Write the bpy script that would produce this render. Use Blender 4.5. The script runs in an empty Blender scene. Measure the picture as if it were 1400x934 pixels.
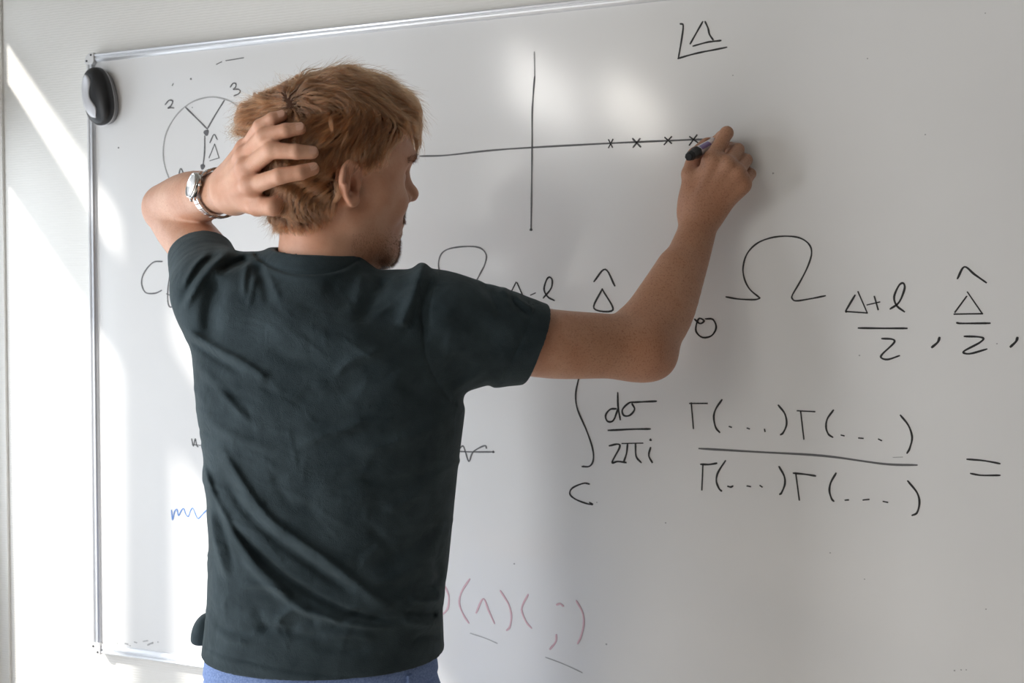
import bpy, bmesh, math, random
import numpy as np
from mathutils import Vector, Matrix

scene = bpy.context.scene
rng = np.random.default_rng(7)
random.seed(7)

# ------------------------------------------------------------------ camera
FOC = 1361.0                        # focal length in pixels of the 1400 px wide frame
YAW = math.radians(19.9)
PITCH = math.radians(1.557)
CAM_H = 1.45
YW = 1.6                            # plane of the whiteboard
cam = bpy.data.cameras.new('camera')
cam.sensor_width = 36.0
cam.lens = 36.0 * FOC / 1400.0
cam.clip_start = 0.02
cam.dof.use_dof = True
cam.dof.focus_distance = 1.36
cam.dof.aperture_fstop = 8.0
cam_ob = bpy.data.objects.new('camera', cam)
scene.collection.objects.link(cam_ob)
cam_ob.location = (0, 0, CAM_H)
cam_ob.rotation_euler = (math.pi / 2 - PITCH, 0, YAW)
scene.camera = cam_ob

# ------------------------------------------------------------------ light
scene.view_settings.view_transform = 'Standard'
scene.view_settings.look = 'None'
scene.view_settings.gamma = 1.0
scene.view_settings.use_curve_mapping = False
scene.view_settings.exposure = 0.22
world = bpy.data.worlds.new('sky')
scene.world = world
world.use_nodes = True
bg = world.node_tree.nodes['Background']
bg.inputs[0].default_value = (0.75, 0.86, 1.0, 1)
bg.inputs[1].default_value = 0.6

SUN_DIR = Vector((1.0, 1.0, -1.265)).normalized()
sun = bpy.data.lights.new('sun', 'SUN')
sun.energy = 5.0
sun.angle = math.radians(3.6)
sun.color = (1.0, 0.95, 0.88)
sun_ob = bpy.data.objects.new('sun', sun)
scene.collection.objects.link(sun_ob)
sun_ob.rotation_euler = SUN_DIR.to_track_quat('-Z', 'Y').to_euler()
sun_ob.location = (-3, -1, 4)


def window_light(name, y0, y1, z0, z1, power, col=(0.90, 0.95, 1.0), x=-1.84):
    """daylight entering through one window opening of the left wall"""
    l = bpy.data.lights.new(name, 'AREA')
    l.shape = 'RECTANGLE'
    l.size = abs(z1 - z0)
    l.size_y = abs(y1 - y0)
    l.energy = power
    l.color = col
    o = bpy.data.objects.new(name, l)
    scene.collection.objects.link(o)
    o.location = (x, (y0 + y1) / 2, (z0 + z1) / 2)
    o.rotation_euler = (0, -math.pi / 2, 0)
    return o


window_light('daylight_corner_pane', 1.23, 1.54, 0.90, 2.11, 3.0, x=-1.81)
window_light('daylight_near_low', 0.34, 0.85, 0.40, 1.20, 6.0, x=-1.735)
window_light('daylight_near', 0.34, 0.85, 1.20, 2.10, 1.4, x=-1.735)
window_light('daylight_second_pane', -0.15, 0.20, 0.85, 2.10, 17.5, (0.97, 0.98, 1.0), x=-1.735)
window_light('daylight_middle', -2.75, -1.15, 0.95, 2.30, 13.0, (1.0, 0.95, 0.87), x=-1.725)
window_light('daylight_middle_upper_pane', -2.70, -1.55, 2.52, 2.84, 15.0, (1.0, 0.97, 0.92), x=-1.725)
window_light('daylight_far_upper_pane', -5.2, -3.5, 2.86, 3.14, 36.0, (1.0, 0.95, 0.87), x=-1.725)

# ------------------------------------------------------------------ helpers
RGT = np.array([math.cos(YAW), math.sin(YAW), 0.0])
HOR = np.array([-math.sin(YAW), math.cos(YAW), 0.0])
ZUP = np.array([0.0, 0.0, 1.0])
FWD = HOR * math.cos(PITCH) - ZUP * math.sin(PITCH)
CUP = HOR * math.sin(PITCH) + ZUP * math.cos(PITCH)
CPOS = np.array([0.0, 0.0, CAM_H])


def P(px, py, d):
    """place seen at photo pixel (px, py), d metres in front of the camera"""
    return CPOS + FWD * d + RGT * ((px - 700) / FOC * d) + CUP * ((467 - py) / FOC * d)


def ray(px, py):
    return FWD + RGT * ((px - 700) / FOC) + CUP * ((467 - py) / FOC)


def W(px, py, yw):
    v = ray(px, py)
    return CPOS + v * (yw / v[1])


def proj(p):
    q = p - CPOS
    d = q @ FWD
    return 700 + FOC * (q @ RGT) / d, 467 - FOC * (q @ CUP) / d, d


def unit(v):
    v = np.asarray(v, float)
    return v / np.linalg.norm(v)


COL = scene.collection


def mesh_ob(name, verts, faces, mat, parent=None, smooth=True):
    me = bpy.data.meshes.new(name)
    verts = np.asarray(verts, np.float32)
    if isinstance(faces, np.ndarray):
        nf, k = faces.shape
        me.vertices.add(len(verts))
        me.vertices.foreach_set('co', verts.ravel())
        me.loops.add(nf * k)
        me.loops.foreach_set('vertex_index', faces.astype(np.int32).ravel())
        me.polygons.add(nf)
        me.polygons.foreach_set('loop_start', np.arange(0, nf * k, k, dtype=np.int32))
        me.update(calc_edges=True)
        me.validate()
    else:
        me.from_pydata([tuple(map(float, v)) for v in verts], [], faces)
        me.update()
    if smooth:
        me.polygons.foreach_set('use_smooth', np.ones(len(me.polygons), bool))
    if mat:
        me.materials.append(mat)
    o = bpy.data.objects.new(name, me)
    COL.objects.link(o)
    if parent:
        o.parent = parent
    return o


def tag(o, label=None, cat=None, group=None, kind=None):
    if label: o['label'] = label
    if cat: o['category'] = cat
    if group: o['group'] = group
    if kind: o['kind'] = kind
    return o


def empty(name, loc):
    o = bpy.data.objects.new(name, None)
    o.location = tuple(map(float, loc))
    COL.objects.link(o)
    return o


def keep_parent(o, parent):
    """parent without moving (parents here are unrotated)"""
    o.parent = parent
    o.matrix_parent_inverse = Matrix.Translation(-Vector(parent.location))
    return o


def boxes_mesh(boxes):
    v, f = [], []
    for (x0, x1, y0, y1, z0, z1) in boxes:
        n = len(v)
        v += [(x0, y0, z0), (x1, y0, z0), (x1, y1, z0), (x0, y1, z0),
              (x0, y0, z1), (x1, y0, z1), (x1, y1, z1), (x0, y1, z1)]
        f += [[n + i for i in q] for q in ((3, 2, 1, 0), (4, 5, 6, 7), (0, 1, 5, 4), (1, 2, 6, 5), (2, 3, 7, 6), (3, 0, 4, 7))]
    return v, f


def box_ob(name, boxes, mat, parent=None, bevel=0):
    v, f = boxes_mesh(boxes)
    o = mesh_ob(name, v, f, mat, parent, smooth=False)
    if bevel:
        m = o.modifiers.new('bevel', 'BEVEL')
        m.width = bevel
        m.segments = 2
        m.limit_method = 'ANGLE'
    return o


def catmull(pts, n=8):
    pts = [np.asarray(p, float) for p in pts]
    if len(pts) < 3:
        return pts
    out = []
    ext = [2 * pts[0] - pts[1]] + pts + [2 * pts[-1] - pts[-2]]
    for i in range(1, len(ext) - 2):
        p0, p1, p2, p3 = ext[i - 1:i + 3]
        for t in np.linspace(0, 1, n, endpoint=False):
            out.append(0.5 * (2 * p1 + (p2 - p0) * t + (2 * p0 - 5 * p1 + 4 * p2 - p3) * t * t + (3 * p1 - p0 - 3 * p2 + p3) * t ** 3))
    out.append(pts[-1])
    return out


# ------------------------------------------------------------------ materials
def new_mat(name, col, rough=0.5, metal=0.0, spec=0.5):
    m = bpy.data.materials.new(name)
    m.use_nodes = True
    b = m.node_tree.nodes['Principled BSDF']
    b.inputs['Base Color'].default_value = (*col, 1)
    b.inputs['Roughness'].default_value = rough
    b.inputs['Metallic'].default_value = metal
    b.inputs['Specular IOR Level'].default_value = spec
    return m


def nd(m, t, **kw):
    n = m.node_tree.nodes.new(t)
    for k, v in kw.items():
        setattr(n, k, v)
    return n


def lk(m, a, b):
    m.node_tree.links.new(a, b)


def bsdf(m):
    return m.node_tree.nodes['Principled BSDF']


def noise_col(m, c0, c1, scale, detail=3, lo=0.35, hi=0.65, stretch=None):
    tc = nd(m, 'ShaderNodeTexCoord')
    src = tc.outputs['Object']
    if stretch:
        mp = nd(m, 'ShaderNodeMapping')
        mp.inputs['Scale'].default_value = stretch
        lk(m, src, mp.inputs[0]); src = mp.outputs[0]
    n = nd(m, 'ShaderNodeTexNoise')
    n.inputs['Scale'].default_value = scale
    n.inputs['Detail'].default_value = detail
    lk(m, src, n.inputs['Vector'])
    r = nd(m, 'ShaderNodeValToRGB')
    r.color_ramp.elements[0].position = lo
    r.color_ramp.elements[1].position = hi
    r.color_ramp.elements[0].color = (*c0, 1)
    r.color_ramp.elements[1].color = (*c1, 1)
    lk(m, n.outputs['Fac'], r.inputs[0])
    lk(m, r.outputs[0], bsdf(m).inputs['Base Color'])
    return src, r


def bump(m, height, strength, dist):
    b = nd(m, 'ShaderNodeBump')
    b.inputs['Strength'].default_value = strength
    b.inputs['Distance'].default_value = dist
    lk(m, height, b.inputs['Height'])
    lk(m, b.outputs[0], bsdf(m).inputs['Normal'])
    return b


# wall: painted woven glass fibre paper, little horizontal ribs
m_wall = new_mat('woven_wallpaper_paint', (0.87, 0.86, 0.825), 0.75, spec=0.3)
tc = nd(m_wall, 'ShaderNodeTexCoord')
mp = nd(m_wall, 'ShaderNodeMapping'); mp.inputs['Scale'].default_value = (110, 110, 190)
lk(m_wall, tc.outputs['Object'], mp.inputs[0])
nz = nd(m_wall, 'ShaderNodeTexNoise'); nz.inputs['Scale'].default_value = 1.0; nz.inputs['Detail'].default_value = 2
lk(m_wall, mp.outputs[0], nz.inputs['Vector'])
wv = nd(m_wall, 'ShaderNodeTexWave', wave_type='BANDS', bands_direction='Z')
wv.inputs['Scale'].default_value = 62; wv.inputs['Distortion'].default_value = 2.2; wv.inputs['Detail'].default_value = 2
lk(m_wall, tc.outputs['Object'], wv.inputs['Vector'])
ad = nd(m_wall, 'ShaderNodeMath', operation='ADD'); lk(m_wall, nz.outputs['Fac'], ad.inputs[0]); lk(m_wall, wv.outputs['Fac'], ad.inputs[1])
bump(m_wall, ad.outputs[0], 0.24, 0.0010)

m_board = new_mat('whiteboard_enamel', (0.79, 0.79, 0.785), 0.16, spec=0.5)
noise_col(m_board, (0.80, 0.80, 0.795), (0.85, 0.85, 0.845), 2.2, 6, 0.28, 0.6)
b_ = bsdf(m_board)
tcb = nd(m_board, 'ShaderNodeTexCoord')
nb = nd(m_board, 'ShaderNodeTexNoise'); nb.inputs['Scale'].default_value = 9; nb.inputs['Detail'].default_value = 4
lk(m_board, tcb.outputs['Object'], nb.inputs['Vector'])
mr = nd(m_board, 'ShaderNodeMapRange'); mr.inputs['To Min'].default_value = 0.10; mr.inputs['To Max'].default_value = 0.17
lk(m_board, nb.outputs['Fac'], mr.inputs[0]); lk(m_board, mr.outputs[0], b_.inputs['Roughness'])

m_alu = new_mat('brushed_aluminium', (0.74, 0.755, 0.78), 0.34, metal=0.5)
m_cap = new_mat('grey_corner_plastic', (0.72, 0.72, 0.72), 0.4)
m_screw = new_mat('dark_screw', (0.05, 0.05, 0.05), 0.4, metal=0.6)
m_ink = new_mat('black_marker_ink', (0.022, 0.022, 0.024), 0.5)
m_ink_soft = new_mat('worn_grey_marker_ink', (0.13, 0.13, 0.135), 0.55)
m_ink_faint = new_mat('wiped_grey_marker_ink', (0.42, 0.42, 0.42), 0.55)
m_ink_blue = new_mat('blue_marker_ink', (0.13, 0.27, 0.62), 0.5)
m_ink_pink = new_mat('wiped_pink_marker_ink', (0.70, 0.47, 0.52), 0.55)
m_floor = new_mat('grey_linoleum_floor', (0.32, 0.30, 0.28), 0.5)
noise_col(m_floor, (0.46, 0.42, 0.38), (0.54, 0.50, 0.46), 12, 5)
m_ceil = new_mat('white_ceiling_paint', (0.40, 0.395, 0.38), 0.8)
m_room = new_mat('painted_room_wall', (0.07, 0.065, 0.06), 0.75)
m_frame = new_mat('painted_window_frame', (0.75, 0.75, 0.73), 0.45)

m_black = new_mat('black_gloss_plastic', (0.010, 0.010, 0.011), 0.36)
m_silver = new_mat('silver_satin_plastic', (0.58, 0.58, 0.60), 0.38, metal=0.25)
m_steel = new_mat('watch_steel', (0.62, 0.61, 0.59), 0.25, metal=1.0)
m_dial = new_mat('watch_dial_white', (0.80, 0.81, 0.82), 0.15)
m_markcap = new_mat('marker_cap_black', (0.006, 0.006, 0.007), 0.42, spec=0.3)
m_markbody = new_mat('marker_barrel_white', (0.75, 0.74, 0.78), 0.3)
m_markprint = new_mat('marker_barrel_violet_print', (0.20, 0.14, 0.42), 0.35)
m_felt = new_mat('marker_felt_tip', (0.02, 0.02, 0.02), 0.9)

# ------------------------------------------------------------------ room shell
XL, XR, YB, ZC = -1.711, 3.6, -6.2, 3.45
YWALL = 1.606
T = 0.12
tag(box_ob('floor', [(XL - T, XR + T, YB - T, YWALL + T, -0.1, 0)], m_floor), kind='structure')
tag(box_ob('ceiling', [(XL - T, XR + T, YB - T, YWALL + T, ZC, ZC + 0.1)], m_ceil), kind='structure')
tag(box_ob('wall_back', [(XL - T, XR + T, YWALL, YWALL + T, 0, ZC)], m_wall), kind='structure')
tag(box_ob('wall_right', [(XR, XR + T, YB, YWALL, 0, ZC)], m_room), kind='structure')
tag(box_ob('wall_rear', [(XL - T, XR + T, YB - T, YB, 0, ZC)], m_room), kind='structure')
# left wall with three window openings
WINS = [(-0.60, 1.600, 0.25, 2.40), (-2.80, -1.10, 0.85, 2.92), (-5.3, -3.25, 0.85, 3.28)]
boxes = []
ys = sorted({YB, YWALL, *[w[0] for w in WINS], *[w[1] for w in WINS]})
for a, b in zip(ys[:-1], ys[1:]):
    hole = [w for w in WINS if w[0] <= (a + b) / 2 <= w[1]]
    if hole:
        boxes.append((XL - T, XL, a, b, 0, hole[0][2]))
        boxes.append((XL - T, XL, a, b, hole[0][3], ZC))
    else:
        boxes.append((XL - T, XL, a, b, 0, ZC))
tag(box_ob('wall_left', boxes, m_wall), kind='structure')
fx0, fx1 = -1.785, -1.75
# near window: side posts, mullion, transom bar, head
nb_ = [(fx0, fx1, 1.555, 1.600, 0.25, 2.40),
       (fx0, fx1, 1.112, 1.218, 0.25, 2.40),
       (fx0, fx1, 0.22, 0.33, 0.25, 2.40),
       (fx0, fx1, -0.60, -0.53, 0.25, 2.40),
       (fx0 + 0.003, fx1 - 0.003, -0.595, 1.595, 0.252, 0.31),
       (fx0 + 0.003, fx1 - 0.003, -0.595, 1.595, 1.822, 2.000),
       (fx0 + 0.003, fx1 - 0.003, -0.595, 1.595, 2.118, 2.398)]
tag(box_ob('window_1', nb_, m_frame), kind='structure')
for k, w in enumerate(WINS[1:]):
    ym = (w[0] + w[1]) / 2
    bb = [(fx0, fx1, w[0], w[0] + 0.07, w[2], w[3]), (fx0, fx1, w[1] - 0.07, w[1], w[2], w[3]),
          (fx0, fx1, ym - 0.05, ym + 0.05, w[2], w[3]), (fx0 + 0.003, fx1 - 0.003, w[0] + 0.002, w[1] - 0.002, w[2] + 0.002, w[2] + 0.08),
          (fx0 + 0.003, fx1 - 0.003, w[0] + 0.002, w[1] - 0.002, w[3] - 0.08, w[3] - 0.002), (fx0 + 0.003, fx1 - 0.003, w[0] + 0.002, w[1] - 0.002, w[3] - 0.62, w[3] - 0.54)]
    tag(box_ob('window_%d' % (k + 2), bb, m_frame), kind='structure')

# ------------------------------------------------------------------ whiteboard
BX0, BX1, BZ0, BZ1 = -1.476, 0.93, 0.766, 1.968
YF = YW - 0.006                      # writing surface
board = empty('whiteboard', ((BX0 + BX1) / 2, YW, BZ0))
tag(board, 'large white enamel whiteboard in aluminium frame covered with handwritten formulas', 'whiteboard')
keep_parent(box_ob('writing_surface', [(BX0 + 0.004, BX1 - 0.004, YF, YWALL - 0.001, BZ0 + 0.004, BZ1 - 0.004)], m_board), board)


def rail(name, a, b, inward, w=0.0165):
    """extruded aluminium edge profile from a to b; inward = direction towards the board centre"""
    a, b, n = np.array(a), np.array(b), np.array(inward, float)
    out = np.array([0, -1.0, 0])
    prof = [(0, -0.010), (0, 0.004), (0.001, 0.0065), (0.0035, 0.0085), (0.006, 0.0075), (0.0072, 0.0055), (0.0085, 0.0055),
            (0.0100, 0.0072), (0.0130, 0.0068), (w - 0.001, 0.0035), (w, 0.0), (w, -0.002)]
    vs, fs = [], []
    for e in (a, b):
        for (s, h) in prof:
            vs.append(e + n * s + out * h + np.array([0, YF - YW, 0]))
    k = len(prof)
    for i in range(k - 1):
        fs.append([i, i + 1, k + i + 1, k + i])
    fs.append(list(range(k))[::-1]); fs.append(list(range(k, 2 * k)))
    o = mesh_ob(name, vs, fs, m_alu, None, smooth=False)
    bm = bmesh.new(); bm.from_mesh(o.data); bmesh.ops.recalc_face_normals(bm, faces=bm.faces); bm.to_mesh(o.data); bm.free()
    return keep_parent(o, board)


cz = 0.020
rail('frame_rail', (BX0, YW, BZ0 + cz), (BX0, YW, BZ1 - cz), (1, 0, 0))
rail('frame_rail', (BX1, YW, BZ0 + cz), (BX1, YW, BZ1 - cz), (-1, 0, 0))
rail('frame_rail', (BX0 + cz, YW, BZ1), (BX1 - cz, YW, BZ1), (0, 0, -1))
rail('frame_rail', (BX0 + cz, YW, BZ0), (BX1 - cz, YW, BZ0), (0, 0, 1), w=0.019)


def corner(x, z, sx, sz):
    """rounded plastic corner piece with two dark screws"""
    pts = []
    r = 0.016
    for t in np.linspace(math.pi, 1.5 * math.pi, 8):
        pts.append((r + r * math.cos(t), r + r * math.sin(t)))
    pts += [(0.0225, 0.0), (0.0225, 0.0185), (0.0185, 0.0225), (0.0, 0.0225)]
    vs, fs = [], []
    for yy in (YF + 0.003, YF - 0.0095):
        for (a, b) in pts:
            vs.append((x + sx * a, yy, z + sz * b))
    k = len(pts)
    fs.append(list(range(k))); fs.append(list(range(k, 2 * k))[::-1])
    for i in range(k):
        j = (i + 1) % k
        fs.append([i, j, k + j, k + i])
    o = mesh_ob('frame_corner', vs, fs, m_cap, None, smooth=False)
    bm = bmesh.new(); bm.from_mesh(o.data); bmesh.ops.recalc_face_normals(bm, faces=bm.faces); bm.to_mesh(o.data); bm.free()
    md = o.modifiers.new('bevel', 'BEVEL'); md.width = 0.0015; md.segments = 2
    keep_parent(o, board)
    tag(o, 'light grey plastic corner piece')
    for (a, b) in ((0.005, 0.016), (0.016, 0.005)):
        bm = bmesh.new()
        bmesh.ops.create_cone(bm, cap_ends=True, segments=14, radius1=0.0021, radius2=0.0018, depth=0.0016,
                              matrix=Matrix.Translation((x + sx * a, YF - 0.0098, z + sz * b)) @ Matrix.Rotation(math.pi / 2, 4, 'X'))
        me = bpy.data.meshes.new('screw'); bm.to_mesh(me); bm.free(); me.materials.append(m_screw)
        s = bpy.data.objects.new('screw', me); COL.objects.link(s)
        s.parent = o
        s.matrix_parent_inverse = o.matrix_world.inverted()


corner(BX0 - 0.001, BZ1 + 0.001, 1, -1)
corner(BX0 - 0.001, BZ0 - 0.001, 1, 1)
corner(BX1 + 0.001, BZ1 + 0.001, -1, -1)
corner(BX1 + 0.001, BZ0 - 0.001, -1, 1)


# handwriting: every formula or drawing is one part, its strokes raised ribbons of ink
def writing(label, strokes, mat, width=2.6, dots=()):
    """marks that stand apart from each other become parts of their own"""
    items = [(0, st, np.array((st['p'] if isinstance(st, dict) else st), float)) for st in strokes] + [(1, dt, np.array([[dt[0], dt[1]]], float)) for dt in dots]
    grp = list(range(len(items)))
    def dense(q):
        return np.concatenate([np.linspace(q[i], q[i + 1], 8) for i in range(len(q) - 1)]) if len(q) > 1 else q
    dn = [dense(it[2]) for it in items]
    for i in range(len(items)):
        for j in range(i):
            if np.sqrt(((dn[i][:, None] - dn[j][None]) ** 2).sum(2)).min() < 11:
                a, c = grp[i], grp[j]
                grp = [c if g == a else g for g in grp]
    for g in sorted(set(grp)):
        write_mark(label, [it[1] for it, k in zip(items, grp) if k == g and it[0] == 0], mat, width, [it[1] for it, k in zip(items, grp) if k == g and it[0] == 1])


def write_mark(label, strokes, mat, width, dots):
    vs, fs = [], []
    yy = YF - 0.0002
    th = 0.0005
    for st in strokes:
        if isinstance(st, dict):
            w_px, st = st['w'], st['p']
        else:
            w_px = width
        pts = catmull([np.array(q, float) for q in st], 6)
        w3 = [W(q[0], q[1], yy) for q in pts]
        d = abs((w3[0] - CPOS) @ FWD)
        hw = 0.5 * w_px * d / FOC
        base = len(vs)
        n = len(w3)
        for i in range(n):
            t = w3[min(i + 1, n - 1)] - w3[max(i - 1, 0)]
            t = t / (np.linalg.norm(t) + 1e-9)
            nn = np.array([-t[2], 0, t[0]])
            k = 0.72 if i in (0, n - 1) else 1.0
            k *= 1 + 0.12 * math.sin(i * 0.7 + base)
            ext = t * hw * (0.6 if i == n - 1 else (-0.6 if i == 0 else 0))
            for s, h in ((-1, 0), (-0.8, th), (0.8, th), (1, 0)):
                v = w3[i] + ext + nn * hw * s * k
                vs.append((v[0], yy - h, v[2]))
        for i in range(n - 1):
            for j in range(3):
                a = base + 4 * i + j
                fs.append([a, a + 1, a + 5, a + 4])
        fs.append([base, base + 1, base + 2, base + 3])
        e = base + 4 * (n - 1)
        fs.append([e, e + 1, e + 2, e + 3])
    for (x, y, r) in dots:
        c = W(x, y, yy); d = abs((c - CPOS) @ FWD)
        base = len(vs)
        for k in range(12):
            a = k / 12 * 2 * math.pi
            rr = r * d / FOC * (1 + 0.15 * math.sin(3 * a + x))
            vs.append((c[0] + rr * math.cos(a), yy, c[2] + rr * math.sin(a)))
        for k in range(12):
            a = k / 12 * 2 * math.pi
            rr = 0.85 * r * d / FOC
            vs.append((c[0] + rr * math.cos(a), yy - th, c[2] + rr * math.sin(a)))
        fs.append([base + 12 + k for k in range(12)])
        for k in range(12):
            j = (k + 1) % 12
            fs.append([base + k, base + j, base + 12 + j, base + 12 + k])
    o = mesh_ob('handwriting', vs, fs, mat, None, smooth=False)
    bm = bmesh.new(); bm.from_mesh(o.data); bmesh.ops.recalc_face_normals(bm, faces=bm.faces); bm.to_mesh(o.data); bm.free()
    keep_parent(o, board)
    o['label'] = label
    return o


writing('underlined delta in a corner bracket, top right of the board',
        [[(930, 32.5), (934, 35), (932, 53), (927.5, 79)], [(927, 80), (944, 75), (961, 71), (977, 68), (993.6, 64.6)],
         [(960.7, 29.6), (952, 45), (943.6, 60)], [(964, 29.6), (968, 38.6), (970, 47), (975, 54.6)],
         [(947.5, 63), (966, 58), (976, 56.5), (985.7, 55.4)]], m_ink, 2.4)
writing('long horizontal axis line', [[(574, 213.5), (609, 212.5), (668, 206), (727.6, 201.7), (832.8, 196), (888.6, 193.5), (947.8, 191), (966, 190.8), (984, 190.5)]], m_ink_soft, 2.3)
writing('vertical axis line', [[(731, 104), (729, 130), (727.6, 155), (727.5, 195), (727, 237), (726.5, 280), (726, 314.4)]], m_ink_soft, 2.3, dots=[(726, 314, 2.2)])
writing('faded upper end of the vertical axis', [[(730.4, 71), (730.8, 88), (731, 104)]], m_ink_faint, 1.8)
writing('first small cross on the axis', [[(832, 191), (837.3, 201.5)], [(838, 190.5), (832, 202)]], m_ink, 2.2)
writing('second cross on the axis', [[(865, 189.5), (870, 195), (876, 201)], [(875, 189.5), (870, 196), (865.6, 201.5)]], m_ink_soft, 2.4)
writing('third cross on the axis', [[(909, 188), (918, 196)], [(918, 187), (908, 197.7)]], m_ink, 2.6)
writing('fourth cross on the axis', [[(943, 187), (953.7, 194.8)], [(952.7, 184.6), (942.6, 198.4)]], m_ink, 2.6)
writing('thin grey circle of the diagram at the left',
        [[(232.6, 247.8), (226, 229.9), (223, 209.3), (226, 186), (234, 168), (246.7, 151.5), (264.7, 138.6), (287.8, 132.7), (308.4, 136),
          (321, 142.5), (335, 154), (350, 178), (355, 207), (348, 238), (330, 262), (300, 276), (268, 275), (247, 264), (232.6, 247.8)]], m_ink_faint, 1.9)
writing('branching lines with two dots inside the circle',
        [[(254, 147.3), (268, 161), (282.5, 175.5)], [(306.6, 137.4), (295, 156), (283.5, 176)], [(280, 186), (279.5, 209), (277.5, 226)]],
        m_ink_soft, 2.1, dots=[(282, 181.3, 4.3), (277, 228, 3.8)])
writing('small delta with a hat inside the circle',
        [[(287, 195), (292.5, 184), (297, 190.8)], [(293.5, 197), (285.8, 215.7)], [(293.5, 197), (299.4, 215.7)], [(287, 219.8), (299.6, 215.9)]], m_ink_soft, 1.7)
writing('digit 2 beside the circle', [[(226, 143), (231, 137.3), (236, 138.2), (234, 144), (229.5, 148), (233, 147.3), (237.7, 147.6)]], m_ink_soft, 1.9)
writing('digit 3 beside the circle', [[(314.8, 119), (318.7, 114), (322.5, 114.7), (322, 119.4), (319, 122.3), (325, 122), (328.4, 124.5), (326, 128.4), (320, 131)]], m_ink_soft, 1.9)
writing('caret behind the raised arm', [[(243.6, 244), (247, 230.6), (252, 240)], [(259.6, 236), (264, 234.2)]], m_ink_soft, 1.9)
writing('stray ticks and dashes near the top left', [[(296, 88), (303, 84.5)], [(309, 83), (333, 79)], [(235.5, 117), (236.8, 114.5)]], m_ink_soft, 1.6, dots=[(261, 108, 1.4), (162, 202, 1.2), (263, 147, .7)])
writing('letters C t left of the sleeve',
        [[(222, 357.5), (209, 359), (197, 373), (193.5, 387), (199, 400), (212, 401), (221, 397)],
         [(232, 377), (229.5, 395), (229.5, 413), (233, 420), (241, 416)], [(228, 402), (239, 406)]], m_ink_soft, 1.9)
writing('small letter beside the shirt', [[(262, 600), (264.5, 610), (267, 600), (269, 609), (271, 611)], [(263, 608), (274, 609)]], m_ink_soft, 1.6)
writing('blue zigzag scribble', [[(234.5, 697.5), (236, 711), (238.5, 700), (242, 696.5), (244, 705), (248, 698), (251, 695.5), (254, 703), (257.5, 706), (261, 697), (264, 695.5),
                                  (268, 705), (271, 709), (276, 704), (282, 698)]], m_ink_blue, 1.9)
writing('omega half hidden behind the shoulder', [[(586, 409), (600, 404), (606, 395), (602, 377), (599.5, 360.7), (604, 346.5), (616.6, 339.5), (641, 337), (657, 339.5), (664.7, 348.5), (663, 360.7), (657, 373), (651, 385), (646, 396), (655, 402), (672, 400)]], m_ink_soft, 2.0)
writing('delta minus l above the sleeve',
        [[(694, 409), (705.5, 386)], [(707, 387), (718, 412)], [(725.7, 403.4), (732, 400.6)],
         [(742.8, 407.5), (753, 395), (755, 384), (751.5, 379), (747, 383), (743.8, 396), (749, 406), (758, 411)]], m_ink, 2.3)
writing('delta with a hat above the forearm', [[(812, 385), (827.5, 368.3), (840.5, 391)], [(823.4, 395), (812, 421.7), (838, 423.8), (823.6, 396)]], m_ink, 2.5)
writing('small looped o right of the elbow',
        [[(949.6, 436.5), (957, 442.5), (962.6, 438.8), (956, 435.5), (952, 444), (952, 454), (960.6, 461.5), (972.8, 459), (979, 448), (974.8, 437), (964.6, 436)]], m_ink, 2.4)
writing('scribble with a bar right of the shirt', [[(624, 622), (629, 613), (633, 610), (636, 617), (641, 631), (646, 619), (656, 612), (663.4, 609.5), (665, 613)], [(620, 617), (645, 618), (674.8, 618)]], m_ink_soft, 2.1, dots=[(674.5, 618, 1.8)])
writing('large omega right of the forearm',
        [[(992.6, 406), (1010, 409), (1031, 409.8), (1038.6, 408)], [(1039, 407.5), (1025, 395.5), (1017.5, 380.5), (1016, 364), (1022, 346), (1035.5, 332.5), (1055, 325), (1076, 323), (1094, 325.6),
         (1106, 334), (1109.6, 346), (1104.5, 364), (1094, 385), (1083.5, 403), (1083.5, 409), (1089.5, 411.4), (1109, 408.4), (1128.5, 404.5)]], m_ink, 2.2)
writing('delta plus l over two',
        [[(1169, 403.6), (1157, 424), (1157.5, 426.5)], [(1157, 426), (1185.5, 428)], [(1173, 399), (1185.5, 427.5)], [(1185.5, 417), (1202.6, 413)], [(1195.4, 405.4), (1200.5, 423.4)],
         [(1217, 422.5), (1229, 413.5), (1236.5, 395.5), (1235, 387.4), (1229, 390.4), (1222.4, 406), (1226, 418), (1236.5, 426.4)],
         [(1173.5, 448.6), (1205, 449), (1240, 449)],
         [(1205.6, 463), (1220, 464), (1222, 469), (1206.5, 484), (1205, 489.4), (1214, 491.5), (1229.6, 486.4)],
         {'w': 3.2, 'p': [(1284.5, 461.5), (1282, 468), (1274, 475)]}], m_ink, 2.6)
writing('delta with a hat over two',
        [[(1309, 381), (1318.4, 365), (1332, 375), (1348.4, 386.5)], [(1321.4, 405.4), (1305.5, 427)], [(1304.5, 429.6), (1343, 429)], [(1343, 429), (1322.6, 399.4)],
         [(1308, 441.4), (1316, 442.3), (1353.5, 442)], [(1318.4, 460), (1337, 460.6), (1344.5, 463), (1338.5, 469), (1319, 479.5), (1318.4, 483), (1328, 483.4), (1349, 477.4)],
         {'w': 3.2, 'p': [(1391, 461.5), (1389, 467), (1381.4, 474.4)]}], m_ink, 2.7)
writing('integral sign over C',
        [[(793, 516), (790.8, 519.4), (787, 539.8), (789.6, 560), (801.8, 588.6), (810, 613), (811, 629), (806, 637.5), (795.7, 638)],
         [(806, 662), (797.7, 661), (783, 667), (779, 675), (785.5, 682), (799.8, 688), (810, 690), (806, 687)]], m_ink, 2.3)
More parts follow.
